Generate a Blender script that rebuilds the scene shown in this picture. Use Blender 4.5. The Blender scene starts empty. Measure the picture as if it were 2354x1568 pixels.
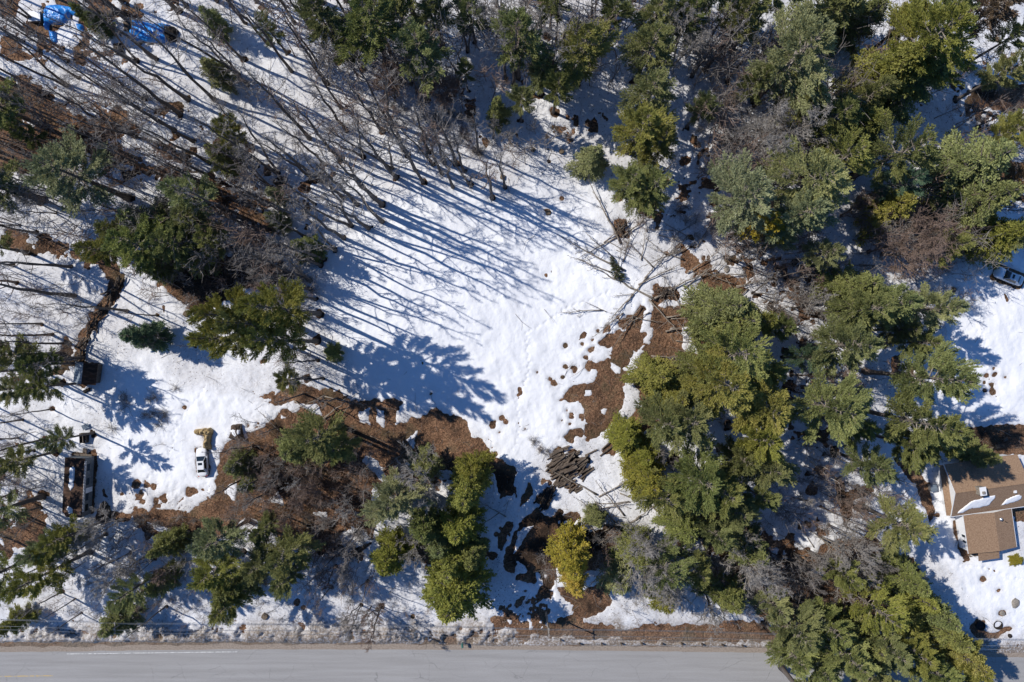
import bpy, math, random
import numpy as np
from mathutils import Vector, Matrix
rnd = random.Random(7)
nrs = np.random.RandomState(11)
SC = bpy.context.scene
COL = SC.collection
# ---------------------------------------------------------------- camera, sky, sun, exposure
H = 112.0                     # flying height of the camera, metres
PX = 14.006                   # survey units per metre on the ground
CX, CY = 1176.5, 784.0
cam_d = bpy.data.cameras.new('camera'); cam = bpy.data.objects.new('camera', cam_d); COL.objects.link(cam)
cam.location = (0, 0, H); cam.rotation_euler = (0, 0, 0)
cam_d.sensor_width = 36; cam_d.lens = 36 * H / 168.0
cam_d.clip_start = 0.5; cam_d.clip_end = 3000
SC.camera = cam
SUN_EL = math.radians(43.5)
sd = Vector((-1, 0.455, 0)).normalized()
to_sun = Vector((sd.x * math.cos(SUN_EL), sd.y * math.cos(SUN_EL), math.sin(SUN_EL)))
w = bpy.data.worlds.new('World'); SC.world = w; w.use_nodes = True
nt = w.node_tree
sky = nt.nodes.new('ShaderNodeTexSky'); sky.sky_type = 'NISHITA'; sky.sun_disc = False
sky.sun_elevation = SUN_EL; sky.sun_rotation = math.atan2(to_sun.x, to_sun.y)
sky.altitude = 300; sky.air_density = 1.0; sky.dust_density = 0.0; sky.ozone_density = 5.0
bg = nt.nodes['Background']; bg.inputs['Strength'].default_value = 0.1
tint = nt.nodes.new('ShaderNodeMixRGB'); tint.blend_type = 'MULTIPLY'; tint.inputs[0].default_value = 1; tint.inputs[2].default_value = (.62, .9, 1.2, 1)   # clear deep-blue sky
nt.links.new(sky.outputs[0], tint.inputs[1]); nt.links.new(tint.outputs[0], bg.inputs[0])
sl = bpy.data.lights.new('sun', 'SUN'); sl.energy = 4.5; sl.angle = math.radians(0.5); sl.color = (1.0, 0.955, 0.89)
so = bpy.data.objects.new('sun', sl); COL.objects.link(so)
so.rotation_euler = to_sun.to_track_quat('Z', 'Y').to_euler(); so.location = (-60, 30, 90)
SC.view_settings.view_transform = 'Standard'; SC.view_settings.look = 'None'
SC.view_settings.exposure = 0.0; SC.view_settings.gamma = 1.0
SC.view_settings.use_curve_mapping = False
SC.render.engine = 'CYCLES'; SC.cycles.max_bounces = 5; SC.cycles.transparent_max_bounces = 4
SC.cycles.use_denoising = True

# ---------------------------------------------------------------- helpers
def G(u, v, z=0.0):
    """photo survey coordinates (2353 wide) and a height -> metres"""
    k = (H - z) / H / PX
    return Vector(((u - CX) * k, -(v - CY) * k, z))
def U3(u, v, z=0.0):
    return G(u / 1.36, v / 1.36, z)
def tag(o, label=None, cat=None, group=None, kind=None):
    if label: o['label'] = label
    if cat: o['category'] = cat
    if group: o['group'] = group
    if kind: o['kind'] = kind
    return o
def link(name, data, parent=None, loc=None):
    o = bpy.data.objects.new(name, data); COL.objects.link(o)
    if parent: o.parent = parent
    if loc is not None: o.location = loc
    return o
def empty(name, loc, rz=0.0):
    o = link(name, None, None, loc); o.rotation_euler = (0, 0, rz); o.empty_display_size = .3
    return o
def np_mesh(name, V, F, mat=None, smooth=False, k=None):
    """V (n,3) array, F (m,k) int array"""
    V = np.asarray(V, dtype=np.float32); F = np.asarray(F, dtype=np.int32)
    me = bpy.data.meshes.new(name)
    me.vertices.add(len(V)); me.vertices.foreach_set('co', V.ravel())
    kk = F.shape[1]
    me.loops.add(F.size); me.loops.foreach_set('vertex_index', F.ravel())
    me.polygons.add(len(F))
    me.polygons.foreach_set('loop_start', np.arange(0, F.size, kk, dtype=np.int32))
    me.polygons.foreach_set('loop_total', np.full(len(F), kk, dtype=np.int32))
    me.update(calc_edges=True)
    if smooth: me.polygons.foreach_set('use_smooth', np.ones(len(F), dtype=bool))
    if mat: me.materials.append(mat)
    return me
def py_mesh(name, V, F, mat=None, smooth=False):
    me = bpy.data.meshes.new(name); me.from_pydata([tuple(v) for v in V], [], F); me.update()
    if smooth:
        for p in me.polygons: p.use_smooth = True
    if mat: me.materials.append(mat)
    return me
class MB:
    def __init__(s): s.V = []; s.F = []
    def add(s, V, F):
        n = len(s.V); s.V += [Vector(v) for v in V]; s.F += [tuple(i + n for i in f) for f in F]
    def box(s, a, b, M=None):
        (x0, y0, z0), (x1, y1, z1) = a, b
        V = [Vector(p) for p in ((x0,y0,z0),(x1,y0,z0),(x1,y1,z0),(x0,y1,z0),(x0,y0,z1),(x1,y0,z1),(x1,y1,z1),(x0,y1,z1))]
        if M: V = [M @ v for v in V]
        s.add(V, [(0,3,2,1),(4,5,6,7),(0,1,5,4),(1,2,6,5),(2,3,7,6),(3,0,4,7)])
    def prism(s, pts, z0, z1):
        n = len(pts)
        s.add([(p[0], p[1], z0) for p in pts] + [(p[0], p[1], z1) for p in pts],
              [tuple(range(n, 2 * n)), tuple(reversed(range(n)))] + [(i, (i + 1) % n, n + (i + 1) % n, n + i) for i in range(n)])
    def slab(s, pts, t):
        """polygon of 3-D points thickened downwards by t"""
        n = len(pts)
        s.add(list(pts) + [Vector(p) - Vector((0, 0, t)) for p in pts],
              [tuple(range(n)), tuple(reversed(range(n, 2 * n)))] + [(i, n + i, n + (i + 1) % n, (i + 1) % n) for i in range(n)])
    def tube(s, P, R, n=8, cap=True):
        P = [Vector(p) for p in P]
        if not hasattr(R, '__len__'): R = [R] * len(P)
        b = len(s.V)
        for i, p in enumerate(P):
            d = (P[min(i + 1, len(P) - 1)] - P[max(i - 1, 0)]).normalized()
            a = d.cross(Vector((0.13, 0.31, 0.94)))
            if a.length < 1e-3: a = d.cross(Vector((1, 0, 0)))
            a.normalize(); c = d.cross(a)
            for j in range(n):
                t = 2 * math.pi * j / n
                s.V.append(p + (a * math.cos(t) + c * math.sin(t)) * R[i])
        for i in range(len(P) - 1):
            for j in range(n):
                q = (j + 1) % n
                s.F.append((b + i * n + j, b + i * n + q, b + (i + 1) * n + q, b + (i + 1) * n + j))
        if cap:
            s.F.append(tuple(b + j for j in reversed(range(n))))
            s.F.append(tuple(b + (len(P) - 1) * n + j for j in range(n)))
    def build(s, name, mat, parent=None, smooth=False, loc=None):
        return link(name, py_mesh(name, s.V, s.F, mat, smooth), parent, loc)

# value noise on arrays
_tabs = {}
def vnoise(x, y, scale, seed):
    if seed not in _tabs: _tabs[seed] = np.random.RandomState(seed).rand(256, 256)
    T = _tabs[seed]
    x = np.asarray(x) / scale + 1000.37; y = np.asarray(y) / scale + 1000.71
    xi = np.floor(x).astype(int); yi = np.floor(y).astype(int)
    fx = x - xi; fy = y - yi
    fx = fx * fx * fx * (fx * (fx * 6 - 15) + 10); fy = fy * fy * fy * (fy * (fy * 6 - 15) + 10)
    a = T[xi & 255, yi & 255]; b = T[(xi + 1) & 255, yi & 255]; c = T[xi & 255, (yi + 1) & 255]; d = T[(xi + 1) & 255, (yi + 1) & 255]
    return (a * (1 - fx) + b * fx) * (1 - fy) + (c * (1 - fx) + d * fx) * fy
def fbm(x, y, scale, seed, oct=4, gain=.5):
    """about -1..1"""
    s = 0; a = 1; t = 0
    for i in range(oct):
        s = s + a * (vnoise(x, y, scale / 2.03 ** i, seed + i * 17) * 2 - 1); t += a; a *= gain
    return s / t * 1.6
def sdf(poly, X, Y):
    """signed distance, negative inside (numpy arrays)"""
    P = np.array(poly); d = np.full(X.shape, 1e9); inside = np.zeros(X.shape, dtype=bool)
    n = len(P)
    for i in range(n):
        ax, ay = P[i]; bx, by = P[(i + 1) % n]
        ex, ey = bx - ax, by - ay
        t = np.clip(((X - ax) * ex + (Y - ay) * ey) / (ex * ex + ey * ey + 1e-12), 0, 1)
        d = np.minimum(d, (X - ax - t * ex) ** 2 + (Y - ay - t * ey) ** 2)
        if ay != by:
            cnd = ((ay > Y) != (by > Y)) & (X < (bx - ax) * (Y - ay) / (by - ay) + ax)
            inside ^= cnd
    d = np.sqrt(d)
    return np.where(inside, -d, d)
def GP(pts): return [tuple(G(u, v)[:2]) for u, v in pts]
def ZP(pts, ox, oy, f):
    """points measured on an enlarged crop of the photograph"""
    return [((ox + x / f) / 1.36, (oy + y / f) / 1.36) for x, y in pts]

# ---------------------------------------------------------------- materials
def mat(name, col, rough=.8, spec=.3, metal=0.0):
    m = bpy.data.materials.new(name); m.use_nodes = True
    b = m.node_tree.nodes['Principled BSDF']
    b.inputs['Base Color'].default_value = (*col, 1); b.inputs['Roughness'].default_value = rough
    b.inputs['Specular IOR Level'].default_value = spec; b.inputs['Metallic'].default_value = metal
    return m
def nd(m, t, **kw):
    n = m.node_tree.nodes.new(t)
    for k, v in kw.items(): setattr(n, k, v)
    return n
def noise_mat(name, cols, scale=3.0, detail=6, rough=.85, bump=.3, bscale=None, bdist=.05, spec=.2, pos=None, coord='Object', stretch=None):
    """colour ramp over noise, plus bump"""
    m = mat(name, cols[0], rough, spec); N = m.node_tree; b = N.nodes['Principled BSDF']
    tc = nd(m, 'ShaderNodeTexCoord'); mp = nd(m, 'ShaderNodeMapping')
    if stretch: mp.inputs['Scale'].default_value = stretch
    N.links.new(tc.outputs[coord], mp.inputs[0])
    nz = nd(m, 'ShaderNodeTexNoise'); nz.inputs['Scale'].default_value = scale; nz.inputs['Detail'].default_value = detail
    nz.inputs['Roughness'].default_value = .62
    N.links.new(mp.outputs[0], nz.inputs['Vector'])
    rp = nd(m, 'ShaderNodeValToRGB'); cr = rp.color_ramp
    n = len(cols); pos = pos or [0.3 + 0.4 * i / (n - 1) for i in range(n)]
    while len(cr.elements) < n: cr.elements.new(.5)
    for e, c, p in zip(cr.elements, cols, pos): e.position = p; e.color = (*c, 1)
    N.links.new(nz.outputs['Fac'], rp.inputs[0]); N.links.new(rp.outputs[0], b.inputs['Base Color'])
    if bump:
        n2 = nd(m, 'ShaderNodeTexNoise'); n2.inputs['Scale'].default_value = bscale or scale * 3; n2.inputs['Detail'].default_value = 5
        N.links.new(mp.outputs[0], n2.inputs['Vector'])
        bp = nd(m, 'ShaderNodeBump'); bp.inputs['Strength'].default_value = bump; bp.inputs['Distance'].default_value = bdist
        N.links.new(n2.outputs['Fac'], bp.inputs['Height']); N.links.new(bp.outputs[0], b.inputs['Normal'])
    return m
M = {}
M['bark'] = noise_mat('bark', [(.06, .05, .044), (.13, .112, .098), (.2, .175, .155)], 6, bump=.6, stretch=(4, 4, .6))
M['twig'] = noise_mat('twig_bark', [(.15, .132, .118), (.36, .325, .295)], 2, bump=0)
M['twig_red'] = noise_mat('reddish_twig_bark', [(.17, .12, .095), (.33, .24, .19)], 2, bump=0)
M['twig_grey'] = noise_mat('grey_twig_bark', [(.22, .2, .18), (.42, .385, .345)], 2, bump=0)
M['birch'] = noise_mat('white_birch_bark', [(.12, .1, .09), (.6, .57, .52), (.7, .67, .62)], 5, bump=.2, pos=[.3, .4, .7], stretch=(.5, .5, 4))
M['dead'] = noise_mat('dead_wood', [(.1, .08, .06), (.26, .22, .175), (.36, .31, .25)], 3, bump=.5)
M['log'] = noise_mat('old_log', [(.05, .038, .03), (.12, .092, .07), (.21, .17, .13)], 3, bump=.7, stretch=(1, 1, 1))
M['log_dark'] = noise_mat('wet_dark_log', [(.018, .015, .013), (.045, .036, .03)], 3, bump=.7)
M['cut'] = noise_mat('cut_wood_end', [(.1, .075, .05), (.2, .15, .1)], 8, bump=0)
M['split'] = noise_mat('fresh_split_wood', [(.6, .3, .1), (.8, .5, .22)], 8, bump=0)

def needle_mat():
    m = mat('needles', (.06, .09, .03), .62, .25); N = m.node_tree; b = N.nodes['Principled BSDF']
    oi = nd(m, 'ShaderNodeObjectInfo'); at = nd(m, 'ShaderNodeAttribute', attribute_name='tuft')
    hsv = nd(m, 'ShaderNodeHueSaturation')
    mr = nd(m, 'ShaderNodeMapRange'); mr.inputs['To Min'].default_value = .5; mr.inputs['To Max'].default_value = 1.5
    N.links.new(at.outputs['Fac'], mr.inputs[0]); N.links.new(mr.outputs[0], hsv.inputs['Value'])
    m2 = nd(m, 'ShaderNodeMapRange'); m2.inputs['To Min'].default_value = .515; m2.inputs['To Max'].default_value = .475
    N.links.new(at.outputs['Fac'], m2.inputs[0]); N.links.new(m2.outputs[0], hsv.inputs['Hue'])
    N.links.new(oi.outputs['Color'], hsv.inputs['Color']); N.links.new(hsv.outputs[0], b.inputs['Base Color'])
    tr = nd(m, 'ShaderNodeBsdfTranslucent'); mx = nd(m, 'ShaderNodeMixShader'); mx.inputs[0].default_value = .22
    N.links.new(hsv.outputs[0], tr.inputs['Color'])
    N.links.new(b.outputs[0], mx.inputs[1]); N.links.new(tr.outputs[0], mx.inputs[2])
    N.links.new(mx.outputs[0], N.nodes['Material Output'].inputs['Surface'])
    return m
M['needle'] = needle_mat()

def ground_mat():
    """leaf litter and thawed soil"""
    m = mat('leaf_litter', (.15, .09, .05), .95, .1); N = m.node_tree; b = N.nodes['Principled BSDF']; L = N.links.new
    g = nd(m, 'ShaderNodeNewGeometry')
    n1 = nd(m, 'ShaderNodeTexNoise'); n1.inputs['Scale'].default_value = .32; n1.inputs['Detail'].default_value = 6; n1.inputs['Roughness'].default_value = .65
    n2 = nd(m, 'ShaderNodeTexNoise'); n2.inputs['Scale'].default_value = 4.5; n2.inputs['Detail'].default_value = 5; n2.inputs['Roughness'].default_value = .7
    vo = nd(m, 'ShaderNodeTexVoronoi'); vo.inputs['Scale'].default_value = 6.0
    for n in (n1, n2, vo): L(g.outputs['Position'], n.inputs['Vector'])
    r1 = nd(m, 'ShaderNodeValToRGB'); e = r1.color_ramp.elements
    e[0].position = .3; e[0].color = (.07, .05, .037, 1); e[1].position = .68; e[1].color = (.3, .195, .125, 1)
    x = e.new(.5); x.color = (.195, .115, .072, 1)
    L(n1.outputs['Fac'], r1.inputs[0])
    mx = nd(m, 'ShaderNodeMix', data_type='RGBA', blend_type='MULTIPLY'); mx.inputs['Factor'].default_value = 1
    r2 = nd(m, 'ShaderNodeValToRGB'); e = r2.color_ramp.elements
    e[0].position = .32; e[0].color = (.3, .29, .29, 1); e[1].position = .68; e[1].color = (1.75, 1.68, 1.6, 1)
    L(n2.outputs['Fac'], r2.inputs[0]); L(r1.outputs[0], mx.inputs['A']); L(r2.outputs[0], mx.inputs['B'])
    mx2 = nd(m, 'ShaderNodeMix', data_type='RGBA', blend_type='MULTIPLY'); mx2.inputs['Factor'].default_value = .6
    hs = nd(m, 'ShaderNodeSeparateColor'); L(vo.outputs['Color'], hs.inputs[0])
    r3 = nd(m, 'ShaderNodeValToRGB'); e = r3.color_ramp.elements
    e[0].color = (.42, .4, .38, 1); e[1].color = (1.5, 1.45, 1.38, 1); L(hs.outputs[0], r3.inputs[0])
    L(mx.outputs['Result'], mx2.inputs['A']); L(r3.outputs[0], mx2.inputs['B'])
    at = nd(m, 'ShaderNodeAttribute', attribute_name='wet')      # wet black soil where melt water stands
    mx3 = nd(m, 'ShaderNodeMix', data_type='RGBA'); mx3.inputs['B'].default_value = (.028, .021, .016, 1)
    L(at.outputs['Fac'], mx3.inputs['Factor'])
    n5 = nd(m, 'ShaderNodeTexNoise'); n5.inputs['Scale'].default_value = .16; n5.inputs['Detail'].default_value = 7; n5.inputs['Roughness'].default_value = .7; L(g.outputs['Position'], n5.inputs['Vector'])
    r5 = nd(m, 'ShaderNodeMapRange'); r5.inputs['From Min'].default_value = .52; r5.inputs['From Max'].default_value = .62; r5.inputs['To Max'].default_value = .75; L(n5.outputs['Fac'], r5.inputs[0])
    m5 = nd(m, 'ShaderNodeMix', data_type='RGBA'); m5.inputs['B'].default_value = (.075, .06, .035, 1); L(r5.outputs[0], m5.inputs['Factor']); L(mx2.outputs['Result'], m5.inputs['A']); L(m5.outputs['Result'], mx3.inputs['A'])
    at2 = nd(m, 'ShaderNodeAttribute', attribute_name='gravel')
    mx4 = nd(m, 'ShaderNodeMix', data_type='RGBA'); 
    r4 = nd(m, 'ShaderNodeValToRGB'); e = r4.color_ramp.elements
    e[0].position = .3; e[0].color = (.13, .1, .075, 1); e[1].position = .75; e[1].color = (.34, .28, .22, 1); L(n2.outputs['Fac'], r4.inputs[0])
    L(at2.outputs['Fac'], mx4.inputs['Factor']); L(mx3.outputs['Result'], mx4.inputs['A']); L(r4.outputs[0], mx4.inputs['B'])
    L(mx4.outputs['Result'], b.inputs['Base Color'])
    bp = nd(m, 'ShaderNodeBump'); bp.inputs['Strength'].default_value = .8; bp.inputs['Distance'].default_value = .25
    n6 = nd(m, 'ShaderNodeTexNoise'); n6.inputs['Scale'].default_value = 1.1; n6.inputs['Detail'].default_value = 7; n6.inputs['Roughness'].default_value = .65; n6.inputs['Distortion'].default_value = .6; L(g.outputs['Position'], n6.inputs['Vector'])
    bp.inputs['Distance'].default_value = 1.0; bp.inputs['Strength'].default_value = .75
    L(n6.outputs['Fac'], bp.inputs['Height']); L(bp.outputs[0], b.inputs['Normal'])
    return m
def snow_mat():
    m = mat('snow', (.84, .85, .87), .7, .3); N = m.node_tree; b = N.nodes['Principled BSDF']; L = N.links.new
    g = nd(m, 'ShaderNodeNewGeometry')
    n1 = nd(m, 'ShaderNodeTexNoise'); n1.inputs['Scale'].default_value = .8; n1.inputs['Detail'].default_value = 5
    n2 = nd(m, 'ShaderNodeTexNoise'); n2.inputs['Scale'].default_value = 3.2; n2.inputs['Detail'].default_value = 8; n2.inputs['Roughness'].default_value = .72
    n3 = nd(m, 'ShaderNodeTexNoise'); n3.inputs['Scale'].default_value = 1.3; n3.inputs['Detail'].default_value = 3
    vo = nd(m, 'ShaderNodeTexVoronoi'); vo.inputs['Scale'].default_value = 1.9
    for n in (n1, n2, n3, vo): L(g.outputs['Position'], n.inputs['Vector'])
    # debris specks: bark flakes and cones lying in the old snow, denser among the trees
    lit = nd(m, 'ShaderNodeAttribute', attribute_name='litter')
    th = nd(m, 'ShaderNodeMath', operation='MULTIPLY_ADD'); th.inputs[1].default_value = .13; th.inputs[2].default_value = .035
    L(lit.outputs['Fac'], th.inputs[0])
    lt = nd(m, 'ShaderNodeMath', operation='LESS_THAN'); L(vo.outputs['Distance'], lt.inputs[0]); L(th.outputs[0], lt.inputs[1])
    mm = nd(m, 'ShaderNodeMath', operation='MULTIPLY'); mm.inputs[1].default_value = .8; L(lt.outputs[0], mm.inputs[0])
    # fine needle litter
    r2 = nd(m, 'ShaderNodeMapRange'); r2.inputs['From Min'].default_value = .44; r2.inputs['From Max'].default_value = .66
    L(n2.outputs['Fac'], r2.inputs[0])
    ml = nd(m, 'ShaderNodeMath', operation='MULTIPLY'); L(r2.outputs[0], ml.inputs[0]); L(lit.outputs['Fac'], ml.inputs[1])
    ml2 = nd(m, 'ShaderNodeMath', operation='MULTIPLY'); ml2.inputs[1].default_value = .75; L(ml.outputs[0], ml2.inputs[0])
    c0 = nd(m, 'ShaderNodeMix', data_type='RGBA'); c0.inputs['A'].default_value = (.86, .865, .875, 1); c0.inputs['B'].default_value = (.33, .29, .25, 1)
    L(ml2.outputs[0], c0.inputs['Factor'])
    c1 = nd(m, 'ShaderNodeMix', data_type='RGBA'); c1.inputs['B'].default_value = (.07, .05, .04, 1)
    L(mm.outputs[0], c1.inputs['Factor'])
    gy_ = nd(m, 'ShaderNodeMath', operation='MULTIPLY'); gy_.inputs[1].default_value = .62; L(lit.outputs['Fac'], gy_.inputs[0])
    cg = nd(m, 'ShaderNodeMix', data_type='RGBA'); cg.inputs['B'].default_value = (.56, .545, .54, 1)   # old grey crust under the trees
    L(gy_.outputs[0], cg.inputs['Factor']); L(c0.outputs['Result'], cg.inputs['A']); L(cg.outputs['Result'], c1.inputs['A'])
    # road grit in ploughed snow
    dt = nd(m, 'ShaderNodeAttribute', attribute_name='dirt')
    r3 = nd(m, 'ShaderNodeMapRange'); r3.inputs['From Min'].default_value = .35; r3.inputs['From Max'].default_value = .62; L(n2.outputs['Fac'], r3.inputs[0])
    md = nd(m, 'ShaderNodeMath', operation='MULTIPLY'); L(r3.outputs[0], md.inputs[0]); L(dt.outputs['Fac'], md.inputs[1])
    ma = nd(m, 'ShaderNodeMath', operation='MULTIPLY_ADD'); ma.inputs[1].default_value = .35; L(dt.outputs['Fac'], ma.inputs[0]); L(md.outputs[0], ma.inputs[2]); ma.use_clamp = True
    c2 = nd(m, 'ShaderNodeMix', data_type='RGBA'); c2.inputs['B'].default_value = (.2, .155, .115, 1)
    L(ma.outputs[0], c2.inputs['Factor']); L(c1.outputs['Result'], c2.inputs['A']); L(c2.outputs['Result'], b.inputs['Base Color'])
    ad = nd(m, 'ShaderNodeMath', operation='MULTIPLY_ADD'); ad.inputs[1].default_value = .45
    L(n2.outputs['Fac'], ad.inputs[0]); L(n3.outputs['Fac'], ad.inputs[2])
    bp = nd(m, 'ShaderNodeBump'); bp.inputs['Strength'].default_value = .6; bp.inputs['Distance'].default_value = .16
    L(ad.outputs[0], bp.inputs['Height']); L(bp.outputs[0], b.inputs['Normal'])
    return m
M['ground'] = ground_mat(); M['snow'] = snow_mat()
def road_mat():
    m = mat('asphalt', (.2, .2, .2), .85, .25); N = m.node_tree; b = N.nodes['Principled BSDF']; L = N.links.new
    g = nd(m, 'ShaderNodeNewGeometry'); mp = nd(m, 'ShaderNodeMapping'); mp.inputs['Scale'].default_value = (.06, 1.1, 1); L(g.outputs['Position'], mp.inputs[0])
    n1 = nd(m, 'ShaderNodeTexNoise'); n1.inputs['Scale'].default_value = 1.2; n1.inputs['Detail'].default_value = 6; L(mp.outputs[0], n1.inputs['Vector'])
    n2 = nd(m, 'ShaderNodeTexNoise'); n2.inputs['Scale'].default_value = 9; n2.inputs['Detail'].default_value = 4; L(g.outputs['Position'], n2.inputs['Vector'])
    n3 = nd(m, 'ShaderNodeTexNoise'); n3.inputs['Scale'].default_value = .25; n3.inputs['Detail'].default_value = 3; L(g.outputs['Position'], n3.inputs['Vector'])
    r = nd(m, 'ShaderNodeValToRGB'); e = r.color_ramp.elements
    e[0].position = .3; e[0].color = (.3, .288, .272, 1); e[1].position = .7; e[1].color = (.37, .357, .34, 1); L(n1.outputs['Fac'], r.inputs[0])
    mx = nd(m, 'ShaderNodeMix', data_type='RGBA', blend_type='MULTIPLY'); mx.inputs['Factor'].default_value = 1
    r2 = nd(m, 'ShaderNodeValToRGB'); e = r2.color_ramp.elements; e[0].position = .3; e[0].color = (.82, .82, .82, 1); e[1].position = .7; e[1].color = (1.12, 1.12, 1.12, 1)
    L(n2.outputs['Fac'], r2.inputs[0]); L(r.outputs[0], mx.inputs['A']); L(r2.outputs[0], mx.inputs['B'])
    # hairline cracks
    vo = nd(m, 'ShaderNodeTexVoronoi', feature='DISTANCE_TO_EDGE'); vo.inputs['Scale'].default_value = .42
    ds = nd(m, 'ShaderNodeTexNoise'); ds.inputs['Scale'].default_value = 1.1; ds.inputs['Detail'].default_value = 4; L(g.outputs['Position'], ds.inputs['Vector'])
    ma = nd(m, 'ShaderNodeMixRGB'); ma.inputs[0].default_value = .35; L(g.outputs['Position'], ma.inputs[1]); L(ds.outputs['Color'], ma.inputs[2]); L(ma.outputs[0], vo.inputs['Vector'])
    lt = nd(m, 'ShaderNodeMath', operation='LESS_THAN'); lt.inputs[1].default_value = .008; L(vo.outputs['Distance'], lt.inputs[0])
    m3 = nd(m, 'ShaderNodeMapRange'); m3.inputs['From Min'].default_value = .5; m3.inputs['From Max'].default_value = .6; L(n3.outputs['Fac'], m3.inputs[0])
    mu = nd(m, 'ShaderNodeMath', operation='MULTIPLY'); L(lt.outputs[0], mu.inputs[0]); L(m3.outputs[0], mu.inputs[1])
    mu2 = nd(m, 'ShaderNodeMath', operation='MULTIPLY'); mu2.inputs[1].default_value = .3; L(mu.outputs[0], mu2.inputs[0])
    cr = nd(m, 'ShaderNodeMix', data_type='RGBA'); cr.inputs['B'].default_value = (.07, .068, .065, 1)
    L(mu2.outputs[0], cr.inputs['Factor']); L(mx.outputs['Result'], cr.inputs['A']); L(cr.outputs['Result'], b.inputs['Base Color'])
    return m
M['road'] = road_mat()
M['gravel'] = noise_mat('road_gravel', [(.17, .135, .105), (.3, .245, .195), (.4, .34, .28)], 5, bump=.6, coord='Object')
def paint(name, col):
    m = noise_mat(name, [(.34, .335, .325), col], 3.5, bump=0, pos=[.42, .56]); return m
M['white_line'] = paint('worn_white_paint', (.75, .74, .7)); M['yellow_line'] = paint('worn_yellow_paint', (.62, .42, .14))
M['white_wall'] = mat('white_siding', (.78, .79, .8), .6); M['trim'] = mat('white_trim', (.8, .8, .8), .5)
M['glass'] = mat('dark_glass', (.015, .022, .025), .08, .8); M['metal'] = mat('galvanised_metal', (.45, .46, .48), .35, .5, .8)
M['car_paint'] = mat('white_car_paint', (.8, .8, .8), .25, .5); M['rubber'] = mat('rubber', (.02, .02, .02), .9)
M['blue_tarp'] = noise_mat('blue_tarp', [(.012, .16, .52), (.04, .34, .85)], 1.2, rough=.32, bump=.8, bscale=2.5, bdist=.15, spec=.6)
M['tan_tarp'] = noise_mat('tan_tarp', [(.2, .13, .055), (.42, .3, .14), (.52, .4, .22)], 1.3, rough=.55, bump=.9, bscale=2.5, bdist=.25, stretch=(1, 1, 1))
M['dark_cloth'] = noise_mat('weathered_dark_cover', [(.05, .035, .027), (.12, .085, .06)], 2, rough=.8, bump=.8, bdist=.2)
M['green_paint'] = mat('green_paint', (.05, .16, .13), .5); M['orange'] = mat('red_paint', (.5, .06, .03), .6)
M['pole_wood'] = noise_mat('grey_pole_wood', [(.2, .17, .14), (.36, .33, .29)], 3, bump=.3, stretch=(4, 4, .5))
M['wire'] = mat('aluminium_wire', (.4, .4, .4), .4, .5, .5)
M['boards'] = noise_mat('weathered_boards', [(.09, .07, .055), (.2, .165, .13)], 2.5, bump=.4)
M['rust_roof'] = noise_mat('dirty_brown_roof', [(.02, .014, .011), (.06, .035, .024), (.13, .075, .05)], 1.2, bump=.5, pos=[.3, .5, .68], stretch=(.8, 2.2, 1))
M['grey_siding'] = noise_mat('grey_painted_siding', [(.1, .11, .115), (.2, .22, .23)], 3, bump=.1)
M['tin'] = noise_mat('dull_tin_roof', [(.1, .13, .17), (.2, .25, .3)], 1.5, rough=.45, bump=.1, spec=.5, stretch=(.4, 3, 1))
M['stone'] = noise_mat('field_stone', [(.16, .14, .12), (.36, .32, .27)], 3, bump=.4)
def shingle():
    m = noise_mat('brown_asphalt_shingles', [(.2, .125, .08), (.29, .19, .12), (.36, .245, .16)], 5, detail=8, rough=.9, bump=0)
    N = m.node_tree; b = N.nodes['Principled BSDF']; L = N.links.new
    tc = nd(m, 'ShaderNodeTexCoord'); wv = nd(m, 'ShaderNodeTexWave', bands_direction='Y', wave_profile='SAW'); wv.inputs['Scale'].default_value = 1.1; wv.inputs['Distortion'].default_value = .15
    L(tc.outputs['Object'], wv.inputs['Vector']); bp = nd(m, 'ShaderNodeBump'); bp.inputs['Strength'].default_value = .5; bp.inputs['Distance'].default_value = .03
    L(wv.outputs['Fac'], bp.inputs['Height']); L(bp.outputs[0], b.inputs['Normal']); return m
M['shingle'] = shingle()

# ---------------------------------------------------------------- tree positions (needed for the melt holes round the trunks)
TONE = {'pale': ((.32, .34, .16), 'pale grey-green'), 'mid': ((.265, .285, .1), 'mid green'), 'dark': ((.215, .24, .085), 'dark green'),
        'olive': ((.3, .295, .075), 'olive green'), 'bright': ((.285, .285, .058), 'bright yellow-green'), 'gold': ((.44, .37, .06), 'golden yellow'),
        'blue': ((.13, .2, .11), 'dark bluish green'), 'brown': ((.22, .15, .08), 'brownish')}
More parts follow.
